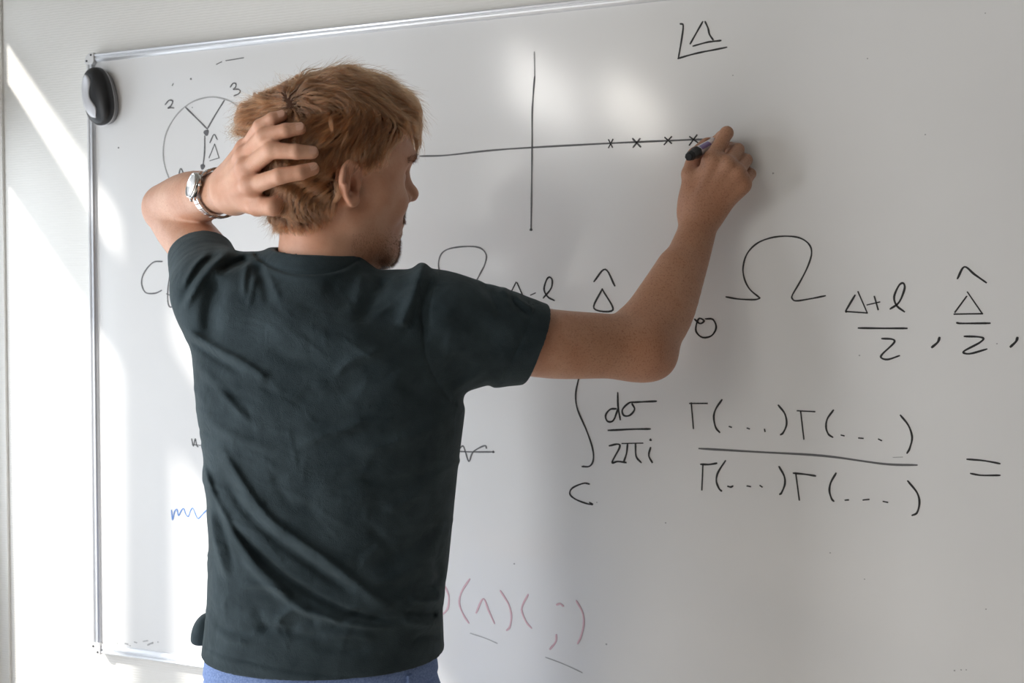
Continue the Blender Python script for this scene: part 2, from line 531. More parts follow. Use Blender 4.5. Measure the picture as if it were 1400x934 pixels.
writing('d sigma over two pi i',
        [[(842.5, 559), (834, 560), (828, 568), (830.5, 576), (838.4, 575), (844.5, 560)], [(844.5, 537), (845, 556), (848, 574)],
         [(897.5, 548.7), (880, 549.5), (869, 550), (860, 551), (851, 560), (852.7, 568), (860.8, 568), (867.5, 560), (864, 552)],
         [(831.5, 588.6), (865, 587), (889, 586.6)],
         [(833, 609.7), (844.6, 607.4), (847, 612), (836.8, 632), (844.6, 631), (856, 632.6)],
         [(850.5, 606.5), (878.9, 606)], [(858, 607), (856.5, 620), (853, 631)], [(868.8, 607), (869.7, 624), (876.6, 632.6)],
         [(889.4, 612), (887, 623), (891.7, 632.6)]], m_ink, 2.5, dots=[(889.4, 601.5, 1.8)])
writing('gamma product above the fraction bar',
        [[(942.9, 551.7), (967, 551.7)], [(945, 551), (948, 586)],
         [(987, 546.6), (978.5, 559.4), (975.8, 570.9), (978.5, 584.6), (984, 591.4)],
         [(1064, 554), (1073, 566), (1075.4, 580), (1070.9, 591.4), (1067, 594.6)], [(1090, 561.7), (1114, 563)], [(1094.6, 562.6), (1099, 600.6)],
         [(1139.4, 560.8), (1131, 573), (1129.4, 584.6), (1132.6, 593.7), (1138.5, 598)],
         [(1230.9, 567.7), (1242, 582), (1246.9, 598), (1243.7, 613), (1240, 619.8)],
         [(1150, 595), (1154, 596)], [(1174, 599), (1180, 599.5)], [(1201, 600.5), (1205, 602.5)], [(997, 583.3), (1000, 584.3)], [(1021.5, 585.5), (1024.5, 586.5)], [(1045.2, 587), (1045.9, 590)]],
        m_ink, 2.5)
writing('long fraction bar', [[(955.7, 613.4), (1034, 618), (1125.7, 623.4), (1208, 634.4), (1253.7, 636)]], m_ink_soft, 2.7)
writing('gamma product below the fraction bar',
        [[(958, 634.9), (969, 635.2), (980, 633.5)], [(961, 635), (959.5, 670)], [(991.8, 630), (981.7, 646), (979.4, 657.7), (983, 668), (986.5, 671.5)],
         [(1065, 638), (1072, 650.9), (1073, 662), (1068.6, 673.7), (1066, 676)], [(1084.6, 647), (1100, 648.5), (1115, 650.9)], [(1088, 647.7), (1092.8, 683.8)],
         [(1143, 647), (1135.8, 660), (1134, 671.4), (1137, 682), (1140, 685.5)], [(1241, 657.7), (1253.7, 673.7), (1257, 687.4), (1253.7, 701), (1246.9, 704.8)],
         [(995, 665), (999, 666), (1002, 664.6)], [(1021.5, 664.6), (1026, 665.5)], [(1039, 664), (1042, 666)], [(1155.5, 684), (1160, 683.6)], [(1180, 683.8), (1188, 683)], [(1207.5, 685.7), (1213.5, 687)]],
        m_ink, 2.6)
writing('equals sign at the right edge', [[(1322, 628), (1345, 630), (1367, 634)], [(1326.9, 647.5), (1342, 650), (1367, 650)]], m_ink, 2.5)
writing('wiped pink brackets beside the shirt hem',
        [[(608.7, 802), (613.5, 816), (612, 832), (604, 841.5)], [(642, 792), (630.8, 810), (628, 825.8), (634, 841.5), (641, 852)], [(651, 838), (660.6, 819), (668, 835), (676, 852.5)],
         [(684, 808), (695, 825.8), (699, 841.5), (697, 857), (692.7, 862)], [(722, 813), (714, 829), (714, 838), (719.7, 851), (726.7, 859)], [(761, 827), (766, 825.8), (770, 829)],
         [(760.6, 868), (759.7, 877.7), (752, 887.7)], [(788, 821.7), (796.5, 838), (798, 854), (794, 871), (789.6, 880)]], m_ink_pink, 2.6)
writing('wiped grey dashes under the pink brackets', [[(643, 866), (664, 873), (680, 880)], [(746, 899), (770, 908), (796, 920)]], m_ink_faint, 1.2)
writing('tiny ink specks scattered over the board', [[(1221, 625.5), (1234, 625)]], m_ink_faint, 1.4,
        dots=[(703, 771, 1.2), (829, 881, 1.3), (910, 715, 1.1), (1057, 237, 1.3), (1186, 80, 1.0), (1265, 184, 1.0), (1135, 756, 1.0), (1348, 833, 1.0), (1182, 792, .9), (1002, 103, .9), (1347, 18, .9),
              (1175, 486, 1.1), (1363, 470, 1.0), (816, 687, .9), (1305, 917, 1.2), (1314, 916, 1.0), (1321, 916, .9)])
writing('smeared ink crumbs above the bottom rail', [[(202, 882), (206, 880), (209, 879)], [(171, 880), (175, 881)], [(184, 878), (187, 879)], [(196, 877), (202, 876)]], m_ink_faint, 2.2,
        dots=[(160, 880, 1.0), (178, 883, .9), (216, 878, 1.0)])

# ------------------------------------------------------------------ mouse-shaped board eraser
def build_eraser():
    c = W(143.5, 134, YF)
    root = empty('board_eraser', (c[0], YF, c[2]))
    tag(root, 'black and silver mouse-shaped eraser stuck on the upper left corner of the whiteboard', 'eraser')
    d = 1.98
    s = d / FOC
    Yfront = YF - 0.0075
    # body outline in the board plane, long axis slightly tilted; (x to the right, z up) in metres
    def turn(x, z):
        tl = math.radians(12)
        return x * math.cos(tl) - z * math.sin(tl), x * math.sin(tl) + z * math.cos(tl)

    def outline(t, k):
        a = math.cos(t); b = math.sin(t)
        x = 0.0335 * np.sign(a) * abs(a) ** 0.82 * (1 - 0.05 * b) * k
        z = 0.0575 * np.sign(b) * abs(b) ** 0.85 * k
        return turn(x, z)
    N = 48
    def dome(levels, mat, name, parent):
        vs, fs = [], []
        for (k, h) in levels:
            for i in range(N):
                x, z = outline(i / N * 2 * math.pi, k)
                vs.append((c[0] + x, Yfront - h, c[2] + z))
        L = len(levels)
        for l in range(L - 1):
            for i in range(N):
                j = (i + 1) % N
                fs.append([l * N + i, l * N + j, (l + 1) * N + j, (l + 1) * N + i])
        fs.append(list(range((L - 1) * N, L * N)))
        fs.append(list(range(N))[::-1])
        o = mesh_ob(name, vs, fs, mat, None)
        bm = bmesh.new(); bm.from_mesh(o.data); bmesh.ops.recalc_face_normals(bm, faces=bm.faces); bm.to_mesh(o.data); bm.free()
        return keep_parent(o, parent)
    m_felt2 = new_mat('grey_felt_pad', (0.35, 0.35, 0.36), 0.95)
    dome([(0.93, -0.0073), (0.95, 0.001), (0.95, 0.004)], m_felt2, 'felt_pad', root)
    lv = [(0.97, 0.003), (1.0, 0.006), (1.0, 0.010), (0.985, 0.0125)]
    for t in np.linspace(0.15, 1.0, 12):
        lv.append((math.cos(t * math.pi / 2 * 0.985), 0.0125 + 0.017 * math.sin(t * math.pi / 2)))
    body = dome(lv, m_black, 'body', root)
    rim = dome([(0.985, 0.0048), (1.012, 0.0056), (1.012, 0.0068), (0.985, 0.0076)], m_silver, 'trim_strip', root)
    # silver S-shaped grip plate lying over the left half of the dome
    def height(u, v):
        k = min(0.985, (abs(u) ** 2.4 + abs(v) ** 2.3) ** (1 / 2.35))
        return 0.0125 + 0.017 * math.sin(math.acos(k))
    left = [(-0.72, 0.52), (-0.90, 0.30), (-0.955, 0.0), (-0.86, -0.25), (-0.66, -0.50), (-0.42, -0.70)]
    right = [(-0.10, 0.66), (0.06, 0.42), (-0.10, 0.12), (-0.14, -0.10), (0.02, -0.34), (0.10, -0.52)]
    top = (-0.36, 0.76); bot = (-0.12, -0.78)
    lc = catmull([np.array(top)] + [np.array(p) for p in left] + [np.array(bot)], 6)
    rc = catmull([np.array(top)] + [np.array(p) for p in right] + [np.array(bot)], 6)
    vs, fs = [], []
    M = 8
    for a, b in zip(lc, rc):
        for j in range(M + 1):
            q = a + (b - a) * j / M
            x, z = turn(q[0] * 0.0335 * (1 - 0.05 * q[1]), q[1] * 0.0575)
            hgt = height(q[0], q[1]) + 0.0011 * (1 if 0 < j < M else 0.2)
            vs.append((c[0] + x, Yfront - hgt, c[2] + z))
    n = len(lc)
    for i in range(n - 1):
        for j in range(M):
            a = i * (M + 1) + j
            fs.append([a, a + 1, a + M + 2, a + M + 1])
    o = mesh_ob('grip_plate', vs, fs, m_silver, None)
    md = o.modifiers.new('solid', 'SOLIDIFY'); md.thickness = 0.0012; md.offset = 0
    keep_parent(o, root)
    tag(o, 'silver curved grip plate')
    return root


build_eraser()
# ------------------------------------------------------------------ distance-field modelling
def smin(a, b, k):
    if k <= 0:
        return np.minimum(a, b)
    h = np.maximum(k - np.abs(a - b), 0) / k
    return np.minimum(a, b) - h * h * k * 0.25


def cone(a, b, ra, rb, flat=None):
    """tapered limb from a to b; flat = (direction, factor) thins it along a direction"""
    a = np.asarray(a, float); b = np.asarray(b, float)
    ab = b - a; L2 = ab @ ab + 1e-12
    fn = None
    if flat is not None:
        fn, fs = unit(flat[0]), flat[1]
    def f(p):
        q = p - a
        t = np.clip(q @ ab / L2, 0, 1)
        q = q - t[:, None] * ab
        if fn is not None:
            q = q + (q @ fn)[:, None] * fn * (fs - 1)
            return (np.linalg.norm(q, axis=1) - (ra + t * (rb - ra))) / math.sqrt(fs)
        return np.sqrt(np.einsum('ij,ij->i', q, q)) - (ra + t * (rb - ra))
    return f


def ball(c, r):
    c = np.asarray(c, float)
    return lambda p: np.linalg.norm(p - c, axis=1) - r


def ell(c, axes, rad):
    c = np.asarray(c, float); A = np.array([unit(a) for a in axes]); rad = np.asarray(rad, float)
    def f(p):
        q = (p - c) @ A.T
        k0 = np.linalg.norm(q / rad, axis=1)
        k1 = np.linalg.norm(q / (rad * rad), axis=1)
        return np.where(k0 < 0.25, -rad.min() * (1 - k0), k0 * (k0 - 1) / (k1 + 1e-9))
    return f


def plane(o, n):
    o = np.asarray(o, float); n = unit(n)
    return lambda p: (p - o) @ n


def both(f, g, k=0.0):
    return lambda p: -smin(-f(p), -g(p), k)


def minus(f, g, k=0.0):
    return lambda p: -smin(-f(p), g(p), k)


def join(fs, k):
    def f(p):
        d = fs[0](p)
        for g in fs[1:]:
            d = smin(d, g(p), k)
        return d
    return f


class Field:
    slack = 0.004

    def __init__(self):
        self.ops = []

    def add(self, f, k=0.006):
        self.ops.append(('u', f, k)); return self

    def sub(self, f, k=0.004):
        self.ops.append(('s', f, k)); return self

    def run(self, p, use=None):
        d = np.full(len(p), 1.0)
        for i, (o, f, k) in enumerate(self.ops):
            if use is not None and not use[i]:
                continue
            v = f(p)
            d = smin(d, v, k) if o == 'u' else -smin(-d, v, k)
        return d

    def __call__(self, p):
        return self.run(p)

    def near(self, cen, r):
        use = np.zeros((len(self.ops), len(cen)), bool)
        for i, (o, f, k) in enumerate(self.ops):
            use[i] = f(cen) < 1.35 * r + k + self.slack
        return use


def surface(field, lo, hi, h, T=24, margin=0.0):
    """surface-net mesh of a distance field"""
    lo = np.asarray(lo, float); hi = np.asarray(hi, float)
    nt = np.ceil((hi - lo) / (h * T)).astype(int)
    tiles = np.stack(np.meshgrid(*[np.arange(n) for n in nt], indexing='ij'), -1).reshape(-1, 3)
    r = h * T * math.sqrt(3) / 2
    cen = lo + (tiles + 0.5) * h * T
    if isinstance(field, Field):
        use = field.near(cen, r)
        dc = np.empty(len(cen))
        for i0 in range(0, len(cen), 20000):
            dc[i0:i0 + 20000] = field.run(cen[i0:i0 + 20000])
    else:
        use = None
        dc = field(cen)
    keep = np.abs(dc) < 1.35 * r + margin
    if use is not None:
        keep &= use.any(axis=0)
    n = T + 1
    g = np.stack(np.meshgrid(*[np.arange(n)] * 3, indexing='ij'), -1).reshape(-1, 3)
    NX = nt * T + 4
    def key(c):
        c = c + 2
        return (c[..., 0].astype(np.int64) * NX[1] + c[..., 1]) * NX[2] + c[..., 2]
    K, V, Q = [], [], []
    corner_off = np.array([(i, j, k) for i in (0, 1) for j in (0, 1) for k in (0, 1)])
    edges = [(a, b) for a in range(8) for b in range(a + 1, 8) if np.abs(corner_off[a] - corner_off[b]).sum() == 1]
    for ti in np.nonzero(keep)[0]:
        base = tiles[ti] * T
        pts = lo + (g + base) * h
        v = field.run(pts, use[:, ti]) if use is not None else field(pts)
        v = v.reshape(n, n, n)
        s = v < 0
        if s.all() or not s.any():
            continue
        cnt = np.zeros((T, T, T), np.int8)
        for c in corner_off:
            cnt += s[c[0]:c[0] + T, c[1]:c[1] + T, c[2]:c[2] + T]
        act = np.argwhere((cnt > 0) & (cnt < 8))
        if len(act):
            cv = np.stack([v[act[:, 0] + c[0], act[:, 1] + c[1], act[:, 2] + c[2]] for c in corner_off], 1)
            acc = np.zeros((len(act), 3)); num = np.zeros(len(act))
            for a, b in edges:
                va, vb = cv[:, a], cv[:, b]
                m = (va < 0) != (vb < 0)
                t = np.where(m, va / np.where(m, va - vb, 1), 0)
                acc += np.where(m[:, None], corner_off[a] + t[:, None] * (corner_off[b] - corner_off[a]), 0)
                num += m
            K.append(key(act + base))
            V.append(lo + (act + base + acc / num[:, None]) * h)
        for ax in range(3):
            b, c = [(1, 2), (2, 0), (0, 1)][ax]
            sl0 = [slice(0, T)] * 3; sl1 = [slice(0, T)] * 3
            sl1[ax] = slice(1, T + 1)
            s0 = s[tuple(sl0)]; s1 = s[tuple(sl1)]
            for flip, m in ((False, s0 & ~s1), (True, ~s0 & s1)):
                e = np.argwhere(m)
                if not len(e):
                    continue
                e = e + base
                eb = np.zeros(3, int); eb[b] = 1
                ec = np.zeros(3, int); ec[c] = 1
                q = np.stack([key(e - eb - ec), key(e - ec), key(e), key(e - eb)], 1)
                Q.append(q[:, ::-1] if flip else q)
    K = np.concatenate(K); V = np.concatenate(V); Q = np.concatenate(Q)
    order = np.argsort(K); K = K[order]; V = V[order]
    idx = np.searchsorted(K, Q)
    idx = np.clip(idx, 0, len(K) - 1)
    ok = (K[idx] == Q).all(axis=1)
    return V, idx[ok].astype(np.int32)


def relax(V, Fq, it=2, f=0.5):
    """light smoothing of the net"""
    e = np.concatenate([Fq[:, [0, 1]], Fq[:, [1, 2]], Fq[:, [2, 3]], Fq[:, [3, 0]]])
    for _ in range(it):
        acc = np.zeros_like(V); n = np.zeros(len(V))
        for k in range(3):
            acc[:, k] = np.bincount(e[:, 0], V[e[:, 1], k], len(V)) + np.bincount(e[:, 1], V[e[:, 0], k], len(V))
        n = np.bincount(e[:, 0], minlength=len(V)) + np.bincount(e[:, 1], minlength=len(V))
        V = V + f * (acc / np.maximum(n, 1)[:, None] - V)
    return V


def gradient(f, p, e=0.0015):
    g = np.stack([f(p + d) - f(p - d) for d in np.eye(3) * e], 1)
    return g / (np.linalg.norm(g, axis=1)[:, None] + 1e-9)


def march(f, px, py, d0=0.9, d1=1.6):
    """depth at which the sight line through a pixel first meets a field (None when it misses)"""
    d = d0
    while d < d1:
        v = f(P(px, py, d)[None])[0]
        if v < 0.0004:
            return d
        d += max(0.5 * v, 0.0006)
    return None


# ------------------------------------------------------------------ head frame
TH, RO = math.radians(28), math.radians(13)
SX = 0.89                                               # how far the face comes forward
hf = math.cos(TH) * RGT + math.sin(TH) * HOR            # where the face points
hr0 = math.sin(TH) * RGT - math.cos(TH) * HOR           # his right
hu = math.cos(RO) * ZUP + math.sin(RO) * hr0
hr = math.cos(RO) * hr0 - math.sin(RO) * ZUP
HC = P(487, 255, 1.262) - 0.070 * hr                    # midpoint between the ear canals
HM = np.array([hf, hr, hu])


def h2w(x, y, z):
    return HC + hf * (x * SX if x > 0 else x) + hr * y + hu * z


def w2h(p):
    return (p - HC) @ HM.T


def hl(px, py, y):
    """head coordinates of a pixel on the sagittal plane at lateral offset y"""
    v = ray(px, py); o = CPOS - HC
    t = (y - o @ hr) / (v @ hr)
    q = w2h(CPOS + v * t)
    return q[0], q[2]


def hell(c, r, tilt=0.0, out=0.0):
    a = np.array([math.cos(tilt), 0, math.sin(tilt)]); u = np.array([-math.sin(tilt), 0, math.cos(tilt)])
    return ell(h2w(*c), [a @ HM, hr, u @ HM], r)


def hcone(a, b, ra, rb, flat=None):
    return cone(h2w(*a), h2w(*b), ra, rb, flat)


skull = join([hell((-0.008, 0, 0.042), (0.090, 0.075, 0.083)), hell((-0.038, 0, -0.005), (0.056, 0.060, 0.060)), hell((0.03, 0, 0.045), (0.061, 0.066, 0.070))], 0.03)

# ------------------------------------------------------------------ body: joints from the pose in the photo
body = Field()
NECK = P(436, 372, 1.325)
body.add(skull, 0.01)
body.add(hell((0.040, 0, -0.022), (0.054, 0.060, 0.080)), 0.03)
for s in (1, -1):
    body.add(hcone((0.012, s * 0.053, -0.045), (0.066, s * 0.022, -0.090), 0.017, 0.017), 0.03)
    body.add(hcone((0.040, s * 0.050, -0.012), (0.070, s * 0.040, -0.020), 0.019, 0.016), 0.025)
body.add(hell((0.076, 0, -0.094), (0.020, 0.024, 0.018)), 0.022)
body.add(hcone((0.088, 0.026, 0.034), (0.088, -0.026, 0.034), 0.016, 0.016), 0.018)
for s in (1, -1):
    body.sub(ball(h2w(0.104, s * 0.033, 0.012), 0.020), 0.014)
    body.add(ball(h2w(0.0765, s * 0.032, 0.012), 0.0125), 0.003)
    body.add(hcone((0.086, s * 0.020, 0.017), (0.080, s * 0.044, 0.014), 0.0045, 0.004), 0.004)
    body.add(hcone((0.086, s * 0.020, 0.004), (0.080, s * 0.044, 0.006), 0.0040, 0.0035), 0.004)
body.add(hcone((0.090, 0, 0.024), (0.113, 0, -0.009), 0.0085, 0.0100), 0.010)
body.add(ball(h2w(0.1165, 0, -0.0125), 0.0105), 0.006)
for s in (1, -1):
    body.add(ball(h2w(0.102, s * 0.0125, -0.018), 0.0080), 0.006)
    body.sub(ball(h2w(0.107, s * 0.0065, -0.026), 0.0038), 0.002)
body.add(hell((0.078, 0, -0.056), (0.020, 0.029, 0.024)), 0.016)
body.add(hcone((0.094, 0.017, -0.053), (0.094, -0.017, -0.053), 0.0055, 0.0055), 0.006)
body.add(hcone((0.0915, 0.015, -0.0645), (0.0915, -0.015, -0.0645), 0.0065, 0.0065), 0.006)
body.sub(hcone((0.101, 0.022, -0.0585), (0.101, -0.022, -0.0585), 0.0018, 0.0018), 0.003)
# ears
for s in (1, -1):
    ec = h2w(-0.012, s * 0.0800, 0.006)
    e1 = unit(hu * 1.0 - hf * 0.14)                          # long axis, leaning back
    e3 = unit(hr * s * 0.90 + hf * 0.43 - hu * 0.02)          # faces outward
    e2 = unit(np.cross(e1, e3) * 1.0)
    e3 = unit(np.cross(e2, e1)); e3 = e3 if e3 @ hr * s > 0 else -e3
    if e2 @ hf < 0: e2 = -e2
    body.add(ell(ec - e3 * 0.002, [e1, e2, e3], (0.0255, 0.0168, 0.0052)), 0.004)
    def ring(p, ec=ec, e1=e1, e2=e2, e3=e3):
        q = p - ec
        a, b, c = q @ e1, q @ e2, q @ e3
        a2 = a / np.where(a > 0, 0.0245, 0.0255); b2 = b / np.where(a > 0, 0.0165, 0.0130)
        rr = np.sqrt(a2 * a2 + b2 * b2)
        ringd = (rr - 1) * 0.019
        front = np.clip((b - 0.006) / 0.01, 0, 1) * np.clip((0.018 - a) / 0.012, 0, 1)
        return np.sqrt(ringd ** 2 + (c - 0.0035 + 0.004 * front) ** 2) - (0.0036 - 0.0018 * front)
    body.add(ring, 0.004)
    # inner fold, bowl and notch
    body.add(cone(ec + e1 * 0.016 + e2 * 0.002 + e3 * 0.003, ec - e1 * 0.008 - e2 * 0.0085 + e3 * 0.003, 0.0028, 0.0032), 0.004)
    body.sub(ell(ec - e1 * 0.003 + e2 * 0.0040 + e3 * 0.0055, [e1, e2, e3], (0.0115, 0.0072, 0.0135)), 0.003)
    body.sub(ell(ec + e1 * 0.015 - e2 * 0.007 + e3 * 0.006, [e1, e2, e3], (0.0075, 0.0035, 0.0045)), 0.003)
    body.add(cone(ec + e2 * 0.0135 - e1 * 0.000 + e3 * 0.001, ec + e2 * 0.0130 - e1 * 0.006 + e3 * 0.001, 0.0036, 0.0040), 0.003)
    body.add(ball(ec - e1 * 0.0222 + e2 * 0.003 + e3 * 0.0015, 0.0072), 0.006)
# neck and shoulders
body.add(cone(P(437, 395, 1.33), h2w(-0.020, 0.004, -0.035), 0.0590, 0.0530), 0.024)
body.add(cone(h2w(-0.012, 0.055, -0.030), P(497, 385, 1.35), 0.0125, 0.014), 0.022)
body.add(cone(h2w(-0.030, 0.022, -0.02), P(455, 395, 1.30), 0.020, 0.026), 0.022)
SHL = P(292, 412, 1.335)
SHR = P(603, 440, 1.315)
body.add(cone(P(437, 412, 1.33), SHL, 0.050, 0.042), 0.02)
body.add(cone(P(437, 412, 1.33), P(540, 445, 1.32), 0.050, 0.034), 0.02)
body.add(cone(P(540, 445, 1.32), SHR, 0.034, 0.042), 0.01)


def torso_table(rows, dz=0.0):
    rows = sorted(rows)
    z = np.array([r[0] for r in rows])
    zi = np.linspace(z[0], z[-1], 160)
    cols = []
    for c in range(1, 5):
        y = np.array([r[c] for r in rows])
        m = np.gradient(y, z)
        out = np.interp(zi, z, y)
        # monotone-ish smoothing
        for _ in range(10):
            out[1:-1] = 0.25 * out[:-2] + 0.5 * out[1:-1] + 0.25 * out[2:]
        cols.append(out)
    return zi, cols


def zrow(py, d=1.30):
    return P(440, py, d)[2]


# photo rows: (pixel row, left edge, right edge, half thickness, depth of the axis)
ROWS = [(372, 330, 545, 0.060, 1.335), (405, 285, 590, 0.085, 1.335), (450, 256, 626, 0.104, 1.335), (500, 261, 636, 0.114, 1.335),
        (563, 266, 635, 0.120, 1.335), (640, 277, 625, 0.118, 1.335), (700, 275.5, 619, 0.114, 1.335), (781, 280, 611, 0.110, 1.332),
        (838, 279, 603, 0.112, 1.330), (895, 272, 605, 0.118, 1.328), (960, 266, 615, 0.124, 1.326), (1010, 262, 622, 0.126, 1.326)]
TR = []
for (py, l, r, t, d) in ROWS:
    dd = 1.315
    TR.append((zrow(py, dd), ((l + r) / 2 - 700) / FOC * dd, d, (r - l) / 2 / FOC * dd, t))
tz, (tcx, tcd, trx, try_) = torso_table([(a, b, c, e, f) for a, b, c, e, f in TR])


def torso(inset, zlo=-9, zhi=9, n=2.12):
    def f(p):
        z = p[:, 2]
        cx = np.interp(z, tz, tcx); cd = np.interp(z, tz, tcd)
        rx = np.interp(z, tz, trx) - inset; ry = np.interp(z, tz, try_) - inset
        x = p @ RGT - cx
        y = p @ HOR - cd
        L = np.sqrt(x * x + y * y) + 1e-9
        k = ((np.abs(x) / rx) ** n + (np.abs(y) / ry) ** n) ** (1 / n)
        d = L * (1 - 1 / np.maximum(k, 1e-3))
        d = np.where(k < 0.3, -np.minimum(rx, ry) * (1 - k), d)
        ztop = tz[-1] if zhi > 8 else zhi
        zbot = tz[0] if zlo < -8 else zlo
        return -smin(-d, -np.maximum(z - ztop, zbot - z), 0.03)
    return f


body.add(torso(0.026, zlo=tz[0]), 0.02)

def limb(pts, rad, n=5):
    """smoothly bending, smoothly tapering limb through joints"""
    q = catmull([np.array([*p, r]) for p, r in zip(pts, rad)], n)
    q = np.array(q)
    A, B = q[:-1], q[1:]
    def f(p):
        out = np.full(len(p), 9.0)
        for a, b in zip(A, B):
            ab = b[:3] - a[:3]
            v = p - a[:3]
            t = np.clip(v @ ab / (ab @ ab + 1e-12), 0, 1)
            v = v - t[:, None] * ab
            np.minimum(out, np.sqrt(np.einsum('ij,ij->i', v, v)) - (a[3] + t * (b[3] - a[3])), out=out)
        return out
    return f


def finger(pts, rad, k=0.004):
    # a little fullness at the joints
    return join([cone(pts[i], pts[i + 1], rad[i], rad[i + 1]) for i in range(len(pts) - 1)], k * 0.6)


# right arm, reaching to the board
EL_R = P(884, 474, 1.425)
WR_R = P(955, 309, 1.522)
body.add(limb([SHR, P(735, 468, 1.365), P(820, 473, 1.40), P(872, 475, 1.42)], [0.046, 0.0480, 0.0460, 0.0440]), 0.01)
body.add(limb([P(876, 474, 1.42), P(906, 430, 1.452), P(934, 368, 1.487), P(951, 322, 1.512), P(960, 292, 1.522)], [0.0425, 0.0435, 0.0345, 0.0292, 0.0275]), 0.03)
body.add(ball(P(897, 490, 1.425), 0.0262), 0.02)
# muscle of the forearm on the inner side
body.add(cone(P(872, 437, 1.43), P(921, 365, 1.475), 0.022, 0.020), 0.025)


# right hand: back of the hand to us, fingers bent around the marker
D = np.array
wr = P(957, 299, 1.521)
mcpR = [P(972, 219, 1.487), P(993, 225, 1.484), P(1006.5, 237, 1.489), P(1015, 253, 1.498)]
heel = [P(946, 288, 1.523), P(955, 285, 1.520), P(964, 286, 1.520), P(972, 290, 1.524)]
for i in range(4):
    body.add(cone(heel[i], mcpR[i], 0.0195 if i < 3 else 0.0175, 0.0120 if i < 3 else 0.0108), 0.022)
body.add(cone(P(950, 268, 1.512), P(1004, 250, 1.503), 0.018, 0.016), 0.02)
for i in range(4):
    vw = -FWD
    body.add(cone(heel[i] + vw * 0.0165, mcpR[i] + vw * 0.0085, 0.0035, 0.0036), 0.012)
    body.add(ball(mcpR[i] + vw * 0.0032, 0.0108 if i < 3 else 0.0096), 0.009)
MT = W(984, 190.5, YF - 0.0006)                        # marker tip at the board
pen_cap_end = P(941.5, 214.5, 1.452)
pen_dir = unit(MT - pen_cap_end)
# index: knuckle high, then down to the pen
body.add(finger([mcpR[0], P(993.5, 182, 1.503), P(986, 187, 1.530), P(976, 195, 1.545)], [0.0118, 0.0102, 0.0088, 0.0078]), 0.006)
body.add(finger([mcpR[1], P(1008.5, 205, 1.516), P(998, 202, 1.543), P(984, 203, 1.553)], [0.0118, 0.0102, 0.0090, 0.0080]), 0.004)
body.add(finger([mcpR[2], P(1020, 219, 1.525), P(1010, 214, 1.553), P(998, 214, 1.560)], [0.0112, 0.0096, 0.0086, 0.0078]), 0.004)
body.add(finger([mcpR[3], P(1026, 238, 1.530), P(1018, 231, 1.555), P(1007, 228, 1.564)], [0.0102, 0.0085, 0.0078, 0.0072]), 0.004)
# thumb: from the wrist side under the pen, tip behind the cap
body.add(finger([P(946, 272, 1.520), P(943.5, 238, 1.516), P(950, 212, 1.528), P(964.5, 196.5, 1.545)], [0.0150, 0.0128, 0.0112, 0.0088], 0.008), 0.012)

# left arm, folded up behind the head
EL_L = P(229, 288, 1.560)
WR_L = P(314, 265, 1.335)
body.add(limb([SHL, P(278, 352, 1.43), P(248, 313, 1.52), P(230, 291, 1.556)], [0.050, 0.0410, 0.0385, 0.0345]), 0.02)
body.add(ball(P(222, 282, 1.564), 0.0270), 0.02)
body.add(limb([P(229, 282, 1.558), P(262, 272, 1.475), P(294, 264.5, 1.385), P(316, 263, 1.335)], [0.0360, 0.0400, 0.0300, 0.0275]), 0.006)

# left hand on the back of the head
lm = [P(345, 254, 1.252), P(339.5, 230, 1.256), P(337, 213.5, 1.268), P(338, 202, 1.287)]
lh = [P(322, 272, 1.318), P(318, 262, 1.322), P(316, 254, 1.330), P(316, 247, 1.338)]
for i in range(4):
    body.add(cone(lh[i], lm[i], 0.0190, 0.0118 if i < 3 else 0.0105), 0.020)


for i in range(4):
    nv = unit(-0.75 * FWD - 0.65 * RGT)
    body.add(cone(lh[i] + nv * 0.0165, lm[i] + nv * 0.0086, 0.0034, 0.0036), 0.011)
    body.add(ball(lm[i] + nv * 0.0030, 0.0106 if i < 3 else 0.0094), 0.008)


def on_head(px, py, r, lift=0.008, lo=1.19, hi=1.36):
    d = march(lambda q: skull(q) - lift - r, px, py)
    return P(px, py, d if d else hi)


LF = [
    # index, middle, ring, little: knuckle, middle joint, end joint, tip
    ([lm[0], (383, 240.5), (411, 236.0), (428, 231.0)], [0.0115, 0.0102, 0.0092, 0.0081]),
    ([lm[1], (371, 205.5), (405, 207.5), (427, 208.5)], [0.0116, 0.0104, 0.0093, 0.0081]),
    ([lm[2], (361, 186.5), (391, 178.5), (410, 176.0)], [0.0112, 0.0100, 0.0090, 0.0079]),
    ([lm[3], (356, 172.5), (373, 162.5), (385, 158.5)], [0.0100, 0.0088, 0.0080, 0.0072]),
]
nails_left = []
for pts, rad in LF:
    pp = [pts[0]]
    for i in range(1, 4):
        pp.append(on_head(pts[i][0], pts[i][1], rad[i] * (0.9 if i == 3 else 1.0), lift=(0.014, 0.012, 0.008)[i - 1]))
    print('left finger depths', [round(float(proj(q)[2]), 3) for q in pp])
    body.add(finger(pp, rad), 0.005)
    nails_left.append((pp[2], pp[3], rad[3]))
body.add(finger([P(324, 270, 1.312), P(352, 281, 1.270), P(373, 283, 1.252), P(389, 270, 1.262)], [0.0175, 0.0135, 0.0112, 0.0092], 0.006), 0.010)

